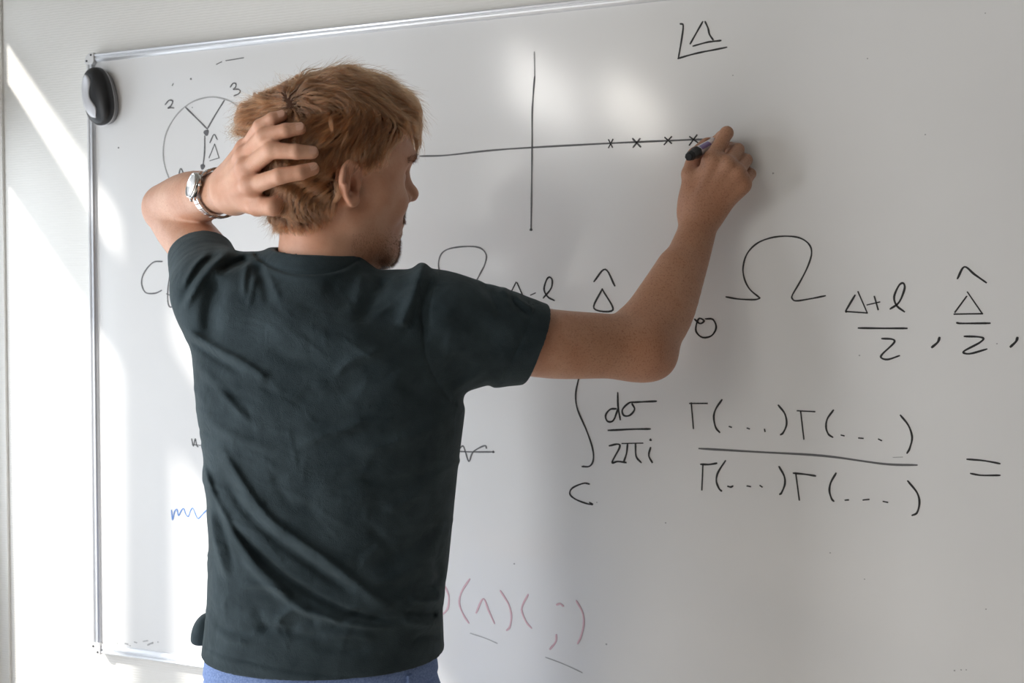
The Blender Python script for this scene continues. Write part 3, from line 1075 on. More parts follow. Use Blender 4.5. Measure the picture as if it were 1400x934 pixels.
body.sub(join([cone(pen_cap_end - pen_dir * 0.001, pen_cap_end + pen_dir * 0.0385, 0.0104, 0.0104), cone(pen_cap_end + pen_dir * 0.03, MT - pen_dir * 0.028, 0.0090, 0.0090), cone(MT - pen_dir * 0.028, MT, 0.0085, 0.0042)], 0), 0.0006)
print('body ops', len(body.ops))
lo = np.array([P(190, 640, 1.6)[0] - 0.02, 0.9, 0.80]); hi = np.array([P(1050, 200, 1.6)[0] + 0.02, YF - 0.001, 1.80])
pts_all = [P(190, 280, 1.6), P(1040, 230, 1.6), P(440, 80, 1.2), P(270, 1000, 1.45), P(620, 1000, 1.2)]
lo = np.min(pts_all, axis=0) - 0.05; hi = np.max(pts_all, axis=0) + 0.05
hi[1] = max(hi[1], YF); lo[2] = zrow(960); lo[1] = min(lo[1], 0.85)
import time
t0 = time.time()
BV, BF = surface(body, lo, hi, 0.002)
BV = relax(BV, BF, 2, 0.4)
print('body mesh', len(BV), round(time.time() - t0, 1))

# contact: flesh gives way to the board, the watch band and the marker
wc = P(299, 264.2, 1.372)
wax = unit(EL_L - WR_L)
wn = unit(-0.88 * RGT + 0.20 * CUP - 0.42 * FWD); wn = unit(wn - wax * (wn @ wax))
ws = np.cross(wax, wn)
WM = np.stack([ws, wax, wn], 1)                          # local x across, y along the arm, z out of the dial
RA, RB = 0.0318, 0.0312
PD = unit(MT - pen_cap_end)
px_ = unit(np.cross(PD, ZUP)); pz_ = np.cross(px_, PD)
PLEN = float(np.linalg.norm(MT - pen_cap_end))
BV[:, 1] = np.minimum(BV[:, 1], YF - 0.0008)
q = (BV - wc) @ WM
rr = np.hypot(q[:, 0], q[:, 2])
lim = 0.0304 + 0.25 * np.maximum(np.abs(q[:, 1]) - 0.0115, 0)
m = (rr > lim) & (np.abs(q[:, 1]) < 0.03) & (rr < 0.05)
print('under watch', m.sum(), 'max', rr[np.abs(q[:, 1]) < 0.01][rr[np.abs(q[:, 1]) < 0.01] < 0.06].max())
q[m, 0] *= lim[m] / rr[m]; q[m, 2] *= lim[m] / rr[m]
BV[m] = wc + q[m] @ WM.T
s_ = (BV - pen_cap_end) @ PD
v = BV - pen_cap_end - s_[:, None] * PD
rr = np.linalg.norm(v, axis=1)
prf = np.interp(s_, [-0.001, 0.0, 0.028, 0.030, 0.036, 0.037, PLEN - 0.03, PLEN], [0, 0.0088, 0.0088, 0.0102, 0.0102, 0.0087, 0.0087, 0.004])
m = (s_ > -0.001) & (s_ < PLEN + 0.002) & (rr < prf)
BV[m] += v[m] / rr[m][:, None] * (prf[m] - rr[m])[:, None]
print('against pen', m.sum())
# ------------------------------------------------------------------ skin
m_skin = new_mat('freckled_skin', (0.52, 0.30, 0.21), 0.48, spec=0.4)
tcs = nd(m_skin, 'ShaderNodeTexCoord')
n1 = nd(m_skin, 'ShaderNodeTexNoise'); n1.inputs['Scale'].default_value = 26; n1.inputs['Detail'].default_value = 5
n2 = nd(m_skin, 'ShaderNodeTexNoise'); n2.inputs['Scale'].default_value = 420; n2.inputs['Detail'].default_value = 2
n3 = nd(m_skin, 'ShaderNodeTexNoise'); n3.inputs['Scale'].default_value = 750; n3.inputs['Detail'].default_value = 3
for n in (n1, n2, n3):
    lk(m_skin, tcs.outputs['Object'], n.inputs['Vector'])
rs = nd(m_skin, 'ShaderNodeValToRGB')
rs.color_ramp.elements[0].position = 0.36; rs.color_ramp.elements[0].color = (0.57, 0.285, 0.180, 1)
rs.color_ramp.elements[1].position = 0.66; rs.color_ramp.elements[1].color = (0.67, 0.385, 0.265, 1)
lk(m_skin, n1.outputs['Fac'], rs.inputs[0])
at = nd(m_skin, 'ShaderNodeAttribute'); at.attribute_name = 'blush'
mxb = nd(m_skin, 'ShaderNodeMix', data_type='RGBA'); lk(m_skin, at.outputs['Fac'], mxb.inputs['Factor'])
lk(m_skin, rs.outputs[0], mxb.inputs['A']); mxb.inputs['B'].default_value = (0.50, 0.18, 0.115, 1)
fr = nd(m_skin, 'ShaderNodeMapRange'); fr.inputs['From Min'].default_value = 0.50; fr.inputs['From Max'].default_value = 0.76
lk(m_skin, n2.outputs['Fac'], fr.inputs[0])
af = nd(m_skin, 'ShaderNodeAttribute'); af.attribute_name = 'freckle'
mf = nd(m_skin, 'ShaderNodeMath', operation='MULTIPLY'); lk(m_skin, fr.outputs[0], mf.inputs[0]); lk(m_skin, af.outputs['Fac'], mf.inputs[1])
mxf = nd(m_skin, 'ShaderNodeMix', data_type='RGBA'); lk(m_skin, mf.outputs[0], mxf.inputs['Factor'])
mxt = nd(m_skin, 'ShaderNodeMix', data_type='RGBA'); mt_ = nd(m_skin, 'ShaderNodeMath', operation='MULTIPLY'); lk(m_skin, af.outputs['Fac'], mt_.inputs[0]); mt_.inputs[1].default_value = 0.75
lk(m_skin, mt_.outputs[0], mxt.inputs['Factor']); lk(m_skin, mxb.outputs['Result'], mxt.inputs['A']); mxt.inputs['B'].default_value = (0.40, 0.205, 0.115, 1)
lk(m_skin, mxt.outputs['Result'], mxf.inputs['A']); mxf.inputs['B'].default_value = (0.30, 0.125, 0.070, 1)
lk(m_skin, mxf.outputs['Result'], bsdf(m_skin).inputs['Base Color'])
bsdf(m_skin).inputs['Subsurface Weight'].default_value = 0.12
bsdf(m_skin).inputs['Subsurface Radius'].default_value = (1.0, 0.35, 0.2)
bsdf(m_skin).inputs['Subsurface Scale'].default_value = 0.006
bump(m_skin, n3.outputs['Fac'], 0.22, 0.0006)

person = mesh_ob('person', BV, BF, m_skin)
tag(person, 'red-haired man in a dark green T-shirt, hand on head, writing on the whiteboard', 'person')


def blob(c, r):
    return np.exp(-((BV - c) ** 2).sum(1) / (r * r))


blush = 0.55 * blob(P(895, 490, 1.40), 0.045) + 0.35 * blob(P(960, 265, 1.50), 0.05)
for q in mcpR + lm:
    blush += 0.30 * blob(q, 0.014)
q = w2h(BV)
blush += 0.45 * np.exp(-((q[:, 0] + 0.01) ** 2 + (q[:, 2] - 0.004) ** 2) / 0.022 ** 2) * (np.abs(q[:, 1]) > 0.07)
blush += 0.35 * blob(h2w(0.112, 0, -0.012), 0.014)
lips = np.exp(-((q[:, 2] + 0.0585) ** 2) / 0.0075 ** 2) * (np.abs(q[:, 1]) < 0.021) * (q[:, 0] > 0.08)
blush += 0.6 * lips
me = person.data
a = me.attributes.new('blush', 'FLOAT', 'POINT'); a.data.foreach_set('value', np.clip(blush, 0, 1).astype(np.float32))
fk = 0.75 * np.clip((BV @ RGT - 0.02) / 0.10, 0, 1) + 0.30 * ((BV @ RGT) < -0.40)
a = me.attributes.new('freckle', 'FLOAT', 'POINT'); a.data.foreach_set('value', np.clip(fk + 0.12, 0, 1).astype(np.float32))

# nails
m_nail = new_mat('fingernail', (0.64, 0.37, 0.27), 0.3)
for (p0, p1, r) in nails_left:
    ax = unit(p1 - p0)
    up = -FWD - ax * (-FWD @ ax); up = unit(up * 1.0 + CUP * 0.25); up = unit(up - ax * (up @ ax))
    sd = np.cross(ax, up)
    vs, fs = [], []
    for i in range(9):
        for j in range(9):
            u = (i / 8 - 0.5) * 2; v = (j / 8 - 0.5) * 2
            wdt = 0.66 * r * math.sqrt(max(0.05, 1 - max(0, u - 0.25) ** 2 / 0.60))
            ang = v * wdt / r
            base = p1 + ax * (r * 0.05 + u * r * 0.62)
            rr = r * (1.045 - 0.10 * max(0, u - 0.3) ** 2)
            vs.append(base + (up * math.cos(ang) + sd * math.sin(ang)) * rr)
    for i in range(8):
        for j in range(8):
            a_ = i * 9 + j
            fs.append([a_, a_ + 1, a_ + 10, a_ + 9])
    o = mesh_ob('fingernail', vs, fs, m_nail, person)

# ------------------------------------------------------------------ T-shirt
# relief of the cloth: folds and creases drawn over the back as heights in metres
PADX, PADY = 40, 60
HMAP = np.zeros((934 + 2 * PADY, 760), np.float32)
gy, gx = np.mgrid[0:HMAP.shape[0], 0:HMAP.shape[1]].astype(np.float32)
gx += 160; gy += 0


def fold(pts, amp, sig, sig2=None, ends=0.25):
    """amp in millimetres, sig the half width in pixels on the left of the line, sig2 on its right"""
    global HMAP
    sig2 = sig2 or sig
    q = np.array(catmull([np.array(p, float) for p in pts], 6))
    L = np.concatenate([[0], np.cumsum(np.linalg.norm(np.diff(q, axis=0), axis=1))])
    L /= L[-1]
    s = max(sig, sig2) * 3.2
    x0 = int(max(q[:, 0].min() - s - 160, 0)); x1 = int(min(q[:, 0].max() + s - 160, HMAP.shape[1]))
    y0 = int(max(q[:, 1].min() - s, 0)); y1 = int(min(q[:, 1].max() + s, HMAP.shape[0]))
    if x1 <= x0 or y1 <= y0: return
    X = gx[y0:y1, x0:x1]; Y = gy[y0:y1, x0:x1]
    best = np.full(X.shape, 1e9, np.float32); side = np.zeros(X.shape, np.float32); par = np.zeros(X.shape, np.float32)
    for i in range(len(q) - 1):
        a, b = q[i], q[i + 1]; d = b - a; l2 = d @ d + 1e-9
        t = np.clip(((X - a[0]) * d[0] + (Y - a[1]) * d[1]) / l2, 0, 1)
        ex = X - a[0] - t * d[0]; ey = Y - a[1] - t * d[1]
        dd = ex * ex + ey * ey
        m = dd < best
        best = np.where(m, dd, best); side = np.where(m, d[0] * ey - d[1] * ex, side); par = np.where(m, L[i] + t * (L[i + 1] - L[i]), par)
    sg = np.where(side > 0, sig2, sig)
    env = np.clip(par / ends, 0, 1) * np.clip((1 - par) / ends, 0, 1) if ends > 0 else 1
    env = env * env * (3 - 2 * env) if ends > 0 else 1
    HMAP[y0:y1, x0:x1] += amp * 0.00135 * np.exp(-best / (sg * sg)) * env


# left shoulder and sleeve
fold([(326, 338), (303, 352), (284, 371), (263, 402), (248, 432)], 5, 5, 8)
fold([(306, 346), (284, 357), (268, 376), (253, 404), (245, 424)], -4, 5)
fold([(290, 343), (271, 358), (258, 377), (248, 398)], 3, 4)
fold([(300, 374), (294, 396), (288, 425), (289, 452), (296, 470)], -9, 13)
fold([(296, 374), (320, 361), (346, 353)], -7, 6)
fold([(345, 352), (337, 365), (334, 387), (335, 412)], 3, 4)
fold([(350, 372), (345, 393), (339, 424)], 2.5, 4)
fold([(350, 354), (361, 385), (370, 425)], -4, 7)
fold([(357, 362), (372, 388), (384, 412)], 2.5, 5)
fold([(252, 452), (272, 461), (296, 476), (336, 497), (370, 522)], 5, 4, 9, 0.12)
fold([(256, 462), (275, 475), (300, 492), (335, 512)], -4, 5)
fold([(262, 492), (290, 520), (325, 560), (365, 592)], 3, 6)
fold([(300, 520), (330, 552), (352, 585)], -2, 6)
fold([(270, 560), (300, 585), (340, 605), (385, 612)], 2.5, 7)
fold([(278, 520), (315, 540), (360, 548)], -2, 6)
fold([(350, 350), (374, 365), (405, 373), (440, 372.5), (470, 366), (488, 356)], -2.6, 2.6, ends=0)
fold([(350, 356), (374, 371), (405, 379), (440, 378.5), (470, 372), (488, 362)], 1.4, 3, ends=0)
# upper back and shoulder blades
fold([(395, 445), (436, 452), (475, 460)], 11, 36, ends=0)
fold([(515, 480), (545, 505)], 5, 32, ends=0)
fold([(440, 388), (470, 400), (500, 396)], -3, 12)
fold([(534, 378), (517, 398), (500, 422), (492, 450)], -6, 10)
fold([(500, 372), (490, 392), (486, 418)], 3, 7)
fold([(580, 352), (569, 392), (556, 425), (548, 450)], 8, 9, ends=0.1)
fold([(597, 378), (583, 405), (580, 440), (583, 470)], -5, 6)
fold([(573, 378), (575, 415), (578, 450), (583, 490), (600, 528), (627, 558)], -2.2, 2.2, ends=0.05)
fold([(455, 520), (470, 500), (500, 484), (530, 480)], 3, 6)
fold([(400, 610), (430, 600), (465, 589), (508, 573)], 3, 7)
fold([(395, 545), (450, 545), (500, 525)], -2.5, 10)
fold([(540, 520), (580, 545), (620, 560)], -3, 9)
fold([(470, 610), (530, 610), (590, 585), (625, 568)], 3, 10)
fold([(480, 650), (540, 660), (610, 640)], -2.5, 10)
fold([(360, 470), (400, 492), (450, 500)], -2.5, 9)
# sleeve of the reaching arm
fold([(685, 391), (695, 405), (700, 420)], 3, 4)
fold([(655, 384), (672, 405), (685, 435)], -3, 6)
fold([(700, 398), (715, 414), (735, 425)], 3, 4)
fold([(690, 400), (706, 418), (728, 435)], -3, 3.5)
fold([(610, 540), (640, 520), (668, 500)], 3, 7)
fold([(628, 556), (650, 538), (680, 520)], -4, 6)
fold([(610, 430), (650, 445), (690, 470)], -3, 14)
fold([(735, 415), (718, 455), (700, 492), (685, 523)], -1.3, 1.6, ends=0)
fold([(600, 470), (630, 480), (668, 500)], 2, 9)
# long diagonal folds of the lower back
fold([(296, 600), (309, 624), (338, 670), (371, 711), (408, 738), (455, 771), (506, 811), (552, 843)], 6, 5, 12, 0.15)
fold([(300, 640), (330, 690), (365, 727), (405, 757), (450, 788), (500, 818)], -5, 7, ends=0.2)
fold([(276, 625), (284, 655), (297, 687), (318, 724), (346, 766), (381, 800), (403, 820)], 5, 4, 8, 0.15)
fold([(300, 700), (321, 724), (354, 756), (388, 786), (428, 812), (475, 835), (522, 848), (558, 846)], -6, 5, 7, 0.15)
fold([(320, 745), (352, 785), (395, 822), (440, 842), (500, 856), (560, 853)], 5, 8, 5, 0.2)
fold([(288, 664), (300, 705), (312, 745), (322, 790)], -3, 5)
fold([(284, 690), (292, 730), (303, 770), (318, 800)], 3, 5)
fold([(277, 655), (283, 720), (284, 770)], -3, 4)
fold([(322, 802), (350, 800), (385, 808), (402, 820)], 3.5, 5)
fold([(346, 826), (360, 850), (368, 872)], -2.6, 8)
fold([(372, 868), (386, 843), (408, 834), (440, 842), (470, 846)], 3, 6)
fold([(394, 868), (408, 852), (440, 852)], -2, 7)
fold([(290, 862), (318, 876), (345, 878)], 2, 5)
fold([(292, 852), (322, 864), (350, 864)], -1.8, 5)
fold([(330, 858), (380, 860), (420, 870), (470, 872)], -3, 6)
fold([(420, 880), (470, 889), (510, 886)], -2, 6)
fold([(430, 870), (480, 868), (520, 876)], 3, 6)
fold([(500, 720), (530, 745), (545, 770)], -2.5, 7)
fold([(520, 700), (550, 690), (590, 660)], 2.5, 8)
fold([(500, 775), (540, 760), (580, 735), (615, 700)], -3, 10)
fold([(495, 790), (540, 790), (590, 770)], 3.5, 10)
fold([(552, 838), (578, 840), (600, 840)], -4, 5, 6, ends=0.15)
fold([(556, 820), (585, 822), (606, 815)], 4, 6)
fold([(545, 850), (575, 852), (602, 856)], 4, 6)
fold([(590, 800), (602, 812), (598, 830)], 3, 5)
fold([(588, 760), (600, 785), (590, 805)], -3, 6)
fold([(560, 880), (580, 870), (605, 872)], -2.5, 5)
fold([(420, 660), (470, 680), (520, 680)], 2.5, 14)
fold([(390, 640), (380, 660), (400, 690), (440, 700)], -2, 9)
fold([(282, 885.6), (304, 895.6), (331, 902), (375, 912.4), (428, 921), (522, 929), (607, 928)], -1.2, 1.6, ends=0)
fold([(286, 893), (306, 902), (333, 909), (375, 920), (428, 928)], 1.2, 4, ends=0)
# slow undulation plus fine random creases
for _ in range(230):
    x = rng.uniform(262, 618); y = rng.uniform(385, 880)
    ang = rng.normal(0.55, 0.5) if x < 470 else rng.normal(-0.35, 0.6)
    l = rng.uniform(8, 38)
    c, s = math.cos(ang) * l, math.sin(ang) * l
    fold([(x - c, y - s), (x + rng.uniform(-3, 3), y + rng.uniform(-3, 3)), (x + c, y + s)], rng.choice([-1, 1]) * rng.uniform(0.35, 0.95), rng.uniform(2.2, 5))


def relief(p):
    x, y, d = proj(p)
    xi = np.clip(x - 160, 0, HMAP.shape[1] - 1.001); yi = np.clip(y, 0, HMAP.shape[0] - 1.001)
    i = xi.astype(int); j = yi.astype(int); u = xi - i; v = yi - j
    h = (HMAP[j, i] * (1 - u) + HMAP[j, i + 1] * u) * (1 - v) + (HMAP[j + 1, i] * (1 - u) + HMAP[j + 1, i + 1] * u) * v
    # only where the cloth looks back at us: fades out towards the front of the torso
    w = np.clip((1.375 - d) / 0.06, 0, 1) + np.clip((x - 600) / 40, 0, 1) + np.clip((330 - x) / 30, 0, 1) * np.clip((470 - y) / 30, 0, 1)
    return h * np.clip(w, 0, 1)


ARM_R = unit(P(735, 468, 1.365) - SHR)
CUT_R = (P(727, 471, 1.36), unit(0.90 * RGT - 0.36 * ZUP + 0.25 * HOR))
ARM_L = unit(P(262, 330, 1.475) - SHL)
CUT_L = (P(279, 343, 1.425), unit(ARM_L + 0.50 * ZUP - 0.1 * HOR))
HEMZ = 0.5 * (P(440, 938, 1.213)[2] + P(282, 900, 1.30)[2])
print('hem', P(440, 938, 1.213)[2], P(282, 900, 1.30)[2])
NCUT = (P(432, 352, 1.255), unit(ZUP * 1.0 - HOR * 0.10 + RGT * 0.05))
SHL2 = P(300, 408, 1.335)


def shirt_parts(off, ext):
    """outer skin of the shirt for off = 0; ext pushes the openings outward"""
    sl_r = both(limb([P(572, 430, 1.318), P(610, 438, 1.322), P(680, 455, 1.345), P(760, 476, 1.372)], [0.058 + off, 0.0625 + off, 0.0600 + off, 0.0525 + off]),
                plane(CUT_R[0] + CUT_R[1] * ext, CUT_R[1]))
    sl_l = both(limb([P(330, 420, 1.325), SHL2, P(280, 366, 1.395), P(272, 335, 1.46)], [0.058 + off, 0.0570 + off, 0.0485 + off, 0.0435 + off]),
                plane(CUT_L[0] + CUT_L[1] * ext, CUT_L[1]))
    neck = both(cone(P(434, 400, 1.325), P(434, 335, 1.320), 0.078 + off, 0.0560 + off), plane(NCUT[0] + NCUT[1] * ext, NCUT[1]))
    t = torso(-off, zlo=0.9)
    return t, sl_r, sl_l, neck


shirt = Field()
t_, r_, l_, n_ = shirt_parts(0, 0)
shirt.add(t_, 0.0)
shirt.add(cone(P(434, 398, 1.325), P(300, 403, 1.335), 0.060, 0.051), 0.03)
shirt.add(cone(P(434, 404, 1.325), P(526, 437, 1.320), 0.062, 0.045), 0.015)
shirt.add(cone(P(526, 440, 1.320), P(590, 438, 1.318), 0.042, 0.050), 0.01)
shirt.add(limb([P(612, 505, 1.32), P(655, 503, 1.335), P(700, 490, 1.35)], [0.030, 0.0285, 0.026]), 0.012)
shirt.add(r_, 0.035)
shirt.add(l_, 0.030)
shirt.add(n_, 0.022)
shirt.add(ell(P(283, 870, 1.385), [RGT, HOR, ZUP], (0.020, 0.035, 0.032)), 0.012)
ti, ri, li, ni = shirt_parts(-0.0045, 0.03)
inner = join([both(ti, plane((0, 0, HEMZ + 0.022), (0, 0, 1))), both(ri, plane(CUT_R[0] - CUT_R[1] * 0.035, -CUT_R[1])),
              both(li, plane(CUT_L[0] - CUT_L[1] * 0.035, -CUT_L[1])), both(ni, plane(NCUT[0] - NCUT[1] * 0.02, -NCUT[1]))], 0)


class Cloth(Field):
    slack = 0.03

    def run(self, p, use=None):
        h = relief(p)
        v = Field.run(self, p, use) - h
        v = np.maximum(v, HEMZ - p[:, 2])
        return np.maximum(v, h - inner(p))


cloth = Cloth(); cloth.ops = shirt.ops
pts_all = [P(200, 340, 1.5), P(780, 400, 1.4), P(440, 330, 1.2), P(270, 960, 1.45), P(640, 960, 1.2), P(440, 600, 1.5)]
lo2 = np.min(pts_all, axis=0) - 0.06; hi2 = np.max(pts_all, axis=0) + 0.06
lo2[2] = HEMZ - 0.02
t0 = time.time()
SV, SF = surface(cloth, lo2, hi2, 0.0020, margin=0.032)
SV = relax(SV, SF, 2, 0.45)
print('shirt mesh', len(SV), round(time.time() - t0, 1))
m_shirt = new_mat('dark_green_cotton', (0.030, 0.042, 0.042), 0.85, spec=0.25)
src, rmp = noise_col(m_shirt, (0.017, 0.029, 0.035), (0.038, 0.056, 0.065), 24, 6, 0.3, 0.7)
bsdf(m_shirt).inputs['Sheen Weight'].default_value = 0.15
bsdf(m_shirt).inputs['Sheen Roughness'].default_value = 0.45
bsdf(m_shirt).inputs['Sheen Tint'].default_value = (0.75, 0.9, 0.92, 1)
c1 = nd(m_shirt, 'ShaderNodeTexNoise'); c1.inputs['Scale'].default_value = 900; c1.inputs['Detail'].default_value = 2
c2 = nd(m_shirt, 'ShaderNodeTexNoise'); c2.inputs['Scale'].default_value = 45; c2.inputs['Detail'].default_value = 5; c2.inputs['Distortion'].default_value = 0.8
lk(m_shirt, src, c1.inputs['Vector']); lk(m_shirt, src, c2.inputs['Vector'])
c3 = nd(m_shirt, 'ShaderNodeMath', operation='MULTIPLY_ADD'); lk(m_shirt, c2.outputs['Fac'], c3.inputs[0]); c3.inputs[1].default_value = 2.2; lk(m_shirt, c1.outputs['Fac'], c3.inputs[2])
bump(m_shirt, c3.outputs[0], 0.75, 0.0012)
tshirt = mesh_ob('t_shirt', SV, SF, m_shirt, person)
# ribbed collar band
col_out = both(cone(P(434, 400, 1.325), P(434, 335, 1.320), 0.0800, 0.0576), plane(NCUT[0] + NCUT[1] * 0.0015, NCUT[1]))
COLB = (P(432, 374, 1.245), unit(ZUP + 0.42 * HOR))
band = minus(minus(both(col_out, plane(COLB[0], -COLB[1])), cone(P(434, 400, 1.325), P(434, 335, 1.320), 0.0735, 0.0512), 0.001), ball((0, 0, -5), 0.1))
CVs, CFs = surface(band, P(434, 368, 1.325) - 0.105, P(434, 368, 1.325) + 0.105, 0.0022)
CVs = relax(CVs, CFs, 2, 0.4)
mesh_ob('collar', CVs, CFs, m_shirt, tshirt)

# ------------------------------------------------------------------ jeans and shoes
m_denim = new_mat('blue_denim', (0.17, 0.26, 0.50), 0.85, spec=0.2)
noise_col(m_denim, (0.14, 0.21, 0.42), (0.25, 0.34, 0.58), 520, 4, 0.35, 0.65)
m_stitch = new_mat('pale_seam_thread', (0.50, 0.50, 0.55), 0.8)
hipc = P(440, 930, 1.328)
HX = hipc - ZUP * hipc[2]


def leg_pts(s):
    return [HX + RGT * 0.085 * s + ZUP * 0.86, HX + RGT * 0.105 * s + HOR * 0.02 + ZUP * 0.50, HX + RGT * 0.115 * s - HOR * 0.01 + ZUP * 0.07]


jeans = Field()
hip_z = [0.77, 0.83, 0.89, 0.94, 1.02]
def hips(p, off=0.0, z0=0.80, z1=1.035):
    z = p[:, 2]
    rx = np.interp(z, hip_z, [0.172, 0.172, 0.166, 0.157, 0.146]) + off
    ry = np.interp(z, hip_z, [0.118, 0.124, 0.116, 0.100, 0.092]) + off
    x = (p - HX) @ RGT; y = (p - HX) @ HOR
    L = np.sqrt(x * x + y * y) + 1e-9
    k = ((np.abs(x) / rx) ** 2.12 + (np.abs(y) / ry) ** 2.12) ** (1 / 2.12)
    d = np.where(k < 0.3, -np.minimum(rx, ry) * (1 - k), L * (1 - 1 / np.maximum(k, 1e-3)))
    return np.maximum(d, np.maximum(z - z1, z0 - z))


jeans.add(hips, 0.0)
for s in (1, -1):
    jeans.add(both(limb(leg_pts(s), [0.092, 0.070, 0.060], 6), plane((0, 0, 0.055), (0, 0, -1))), 0.05)
jl = HX - RGT * 0.27 - HOR * 0.22 + ZUP * 0.03; jh = HX + RGT * 0.27 + HOR * 0.22 + ZUP * 1.06
JV, JF = surface(jeans, np.minimum(jl, jh) - 0.08, np.maximum(jl, jh) + 0.08, 0.005)
JV = relax(JV, JF, 2, 0.5)
jn = mesh_ob('jeans', JV, JF, m_denim, person)
wb = minus(lambda p: hips(p, 0.0035, HEMZ - 0.026, HEMZ + 0.016), lambda p: hips(p, -0.003, 0.9, 1.1))
lo3 = np.array([*(HX[:2] - 0.24), HEMZ - 0.05]); hi3 = np.array([*(HX[:2] + 0.24), HEMZ + 0.04])
WV, WF = surface(wb, lo3, hi3, 0.003)
mesh_ob('waistband', relax(WV, WF, 2, 0.4), WF, m_denim, jn)


def hip_point(px, z, off):
    # on the seat of the jeans, seen at pixel column px
    for d in np.linspace(1.15, 1.40, 500):
        q = P(px, 930, d); q = np.array([q[0], q[1], z])
        if hips(q[None], off)[0] < 0:
            return q
    return None


for px in (371, 560):
    a_ = hip_point(px, HEMZ - 0.003, 0.005)
    if a_ is None: continue
    n = unit(a_ - HX - ZUP * a_[2]); sd = unit(np.cross(ZUP, n))
    vs, fs = boxes_mesh([(-0.0055, 0.0055, -0.002, 0.0022, -0.034, -0.004)])
    vs = [a_ + sd * v[0] + n * v[1] + ZUP * v[2] for v in np.array(vs)]
    o = mesh_ob('belt_loop', vs, fs, m_denim, jn, smooth=False)
    md = o.modifiers.new('bevel', 'BEVEL'); md.width = 0.0012; md.segments = 2
m_shoe = new_mat('dark_leather_shoe', (0.05, 0.04, 0.035), 0.5)
m_sole = new_mat('pale_rubber_sole', (0.55, 0.53, 0.50), 0.7)
for s in (1, -1):
    fpt = leg_pts(s)[2]; b0 = np.array([fpt[0], fpt[1], 0.0])
    td = unit(HOR + 0.18 * s * RGT); sdv = np.cross(td, ZUP)
    up_ = both(join([cone(b0 - td * 0.045 + ZUP * 0.05, b0 + td * 0.05 + ZUP * 0.055, 0.040, 0.042), cone(b0 + td * 0.05 + ZUP * 0.05, b0 + td * 0.165 + ZUP * 0.03, 0.042, 0.034),
                     cone(b0 + ZUP * 0.05, b0 + ZUP * 0.09, 0.045, 0.042)], 0.03), plane((0, 0, 0.018), (0, 0, -1)))
    V_, F_ = surface(up_, b0 - 0.24, b0 + 0.24 + ZUP * 0.1, 0.005)
    sh = mesh_ob('shoe', relax(V_, F_, 2, 0.5), F_, m_shoe, person)
    sole = both(both(cone(b0 - td * 0.045 + ZUP * 0.03, b0 + td * 0.165 + ZUP * 0.03, 0.046, 0.043), plane((0, 0, 0.022), (0, 0, 1))), plane((0, 0, 0.001), (0, 0, -1)))
    V_, F_ = surface(sole, b0 - 0.24, b0 + 0.24, 0.004)
    mesh_ob('sole', relax(V_, F_, 1, 0.5), F_, m_sole, sh)
# ------------------------------------------------------------------ hair
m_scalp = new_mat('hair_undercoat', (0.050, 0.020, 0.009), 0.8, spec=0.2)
m_hair = bpy.data.materials.new('red_hair_strand')
m_hair.use_nodes = True
nt_ = m_hair.node_tree
nt_.nodes.clear()
ho = nt_.nodes.new('ShaderNodeOutputMaterial')
hb = nt_.nodes.new('ShaderNodeBsdfHairPrincipled')
hb.parametrization = 'COLOR'
hi_ = nt_.nodes.new('ShaderNodeHairInfo')
hr_ = nt_.nodes.new('ShaderNodeValToRGB')
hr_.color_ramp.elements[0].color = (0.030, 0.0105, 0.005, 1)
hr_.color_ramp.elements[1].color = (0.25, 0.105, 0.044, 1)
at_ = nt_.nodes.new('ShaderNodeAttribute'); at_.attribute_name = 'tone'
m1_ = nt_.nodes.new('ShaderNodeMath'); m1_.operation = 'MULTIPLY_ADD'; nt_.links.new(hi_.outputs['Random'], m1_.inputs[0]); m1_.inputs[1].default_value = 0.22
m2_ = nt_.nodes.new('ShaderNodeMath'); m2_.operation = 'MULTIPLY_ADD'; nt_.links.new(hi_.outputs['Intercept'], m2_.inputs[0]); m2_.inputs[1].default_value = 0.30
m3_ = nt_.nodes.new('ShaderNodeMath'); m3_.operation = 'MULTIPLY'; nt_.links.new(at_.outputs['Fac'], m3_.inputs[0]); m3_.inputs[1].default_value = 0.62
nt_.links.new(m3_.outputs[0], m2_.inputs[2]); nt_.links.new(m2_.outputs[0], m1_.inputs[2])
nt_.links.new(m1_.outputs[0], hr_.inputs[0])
nt_.links.new(hr_.outputs[0], hb.inputs['Color'])
hb.inputs['Roughness'].default_value = 0.38
hb.inputs['Radial Roughness'].default_value = 0.5
nt_.links.new(hb.outputs[0], ho.inputs[0])


def poly2(poly):
    q = np.array(poly, float)
    def f(x, z):
        d = np.full(x.shape, 1e9); ins = np.zeros(x.shape, bool)
        for i in range(len(q)):
            a = q[i]; b = q[(i + 1) % len(q)]; e = b - a
            t = np.clip(((x - a[0]) * e[0] + (z - a[1]) * e[1]) / (e @ e + 1e-12), 0, 1)
            d = np.minimum(d, (x - a[0] - t * e[0]) ** 2 + (z - a[1] - t * e[1]) ** 2)
            c = (a[1] > z) != (b[1] > z)
            with np.errstate(divide='ignore', invalid='ignore'):
                xi = (b[0] - a[0]) * (z - a[1]) / (b[1] - a[1]) + a[0]
            ins ^= c & (x < xi)
        d = np.sqrt(d)
        return np.where(ins, -d, d)
    return f


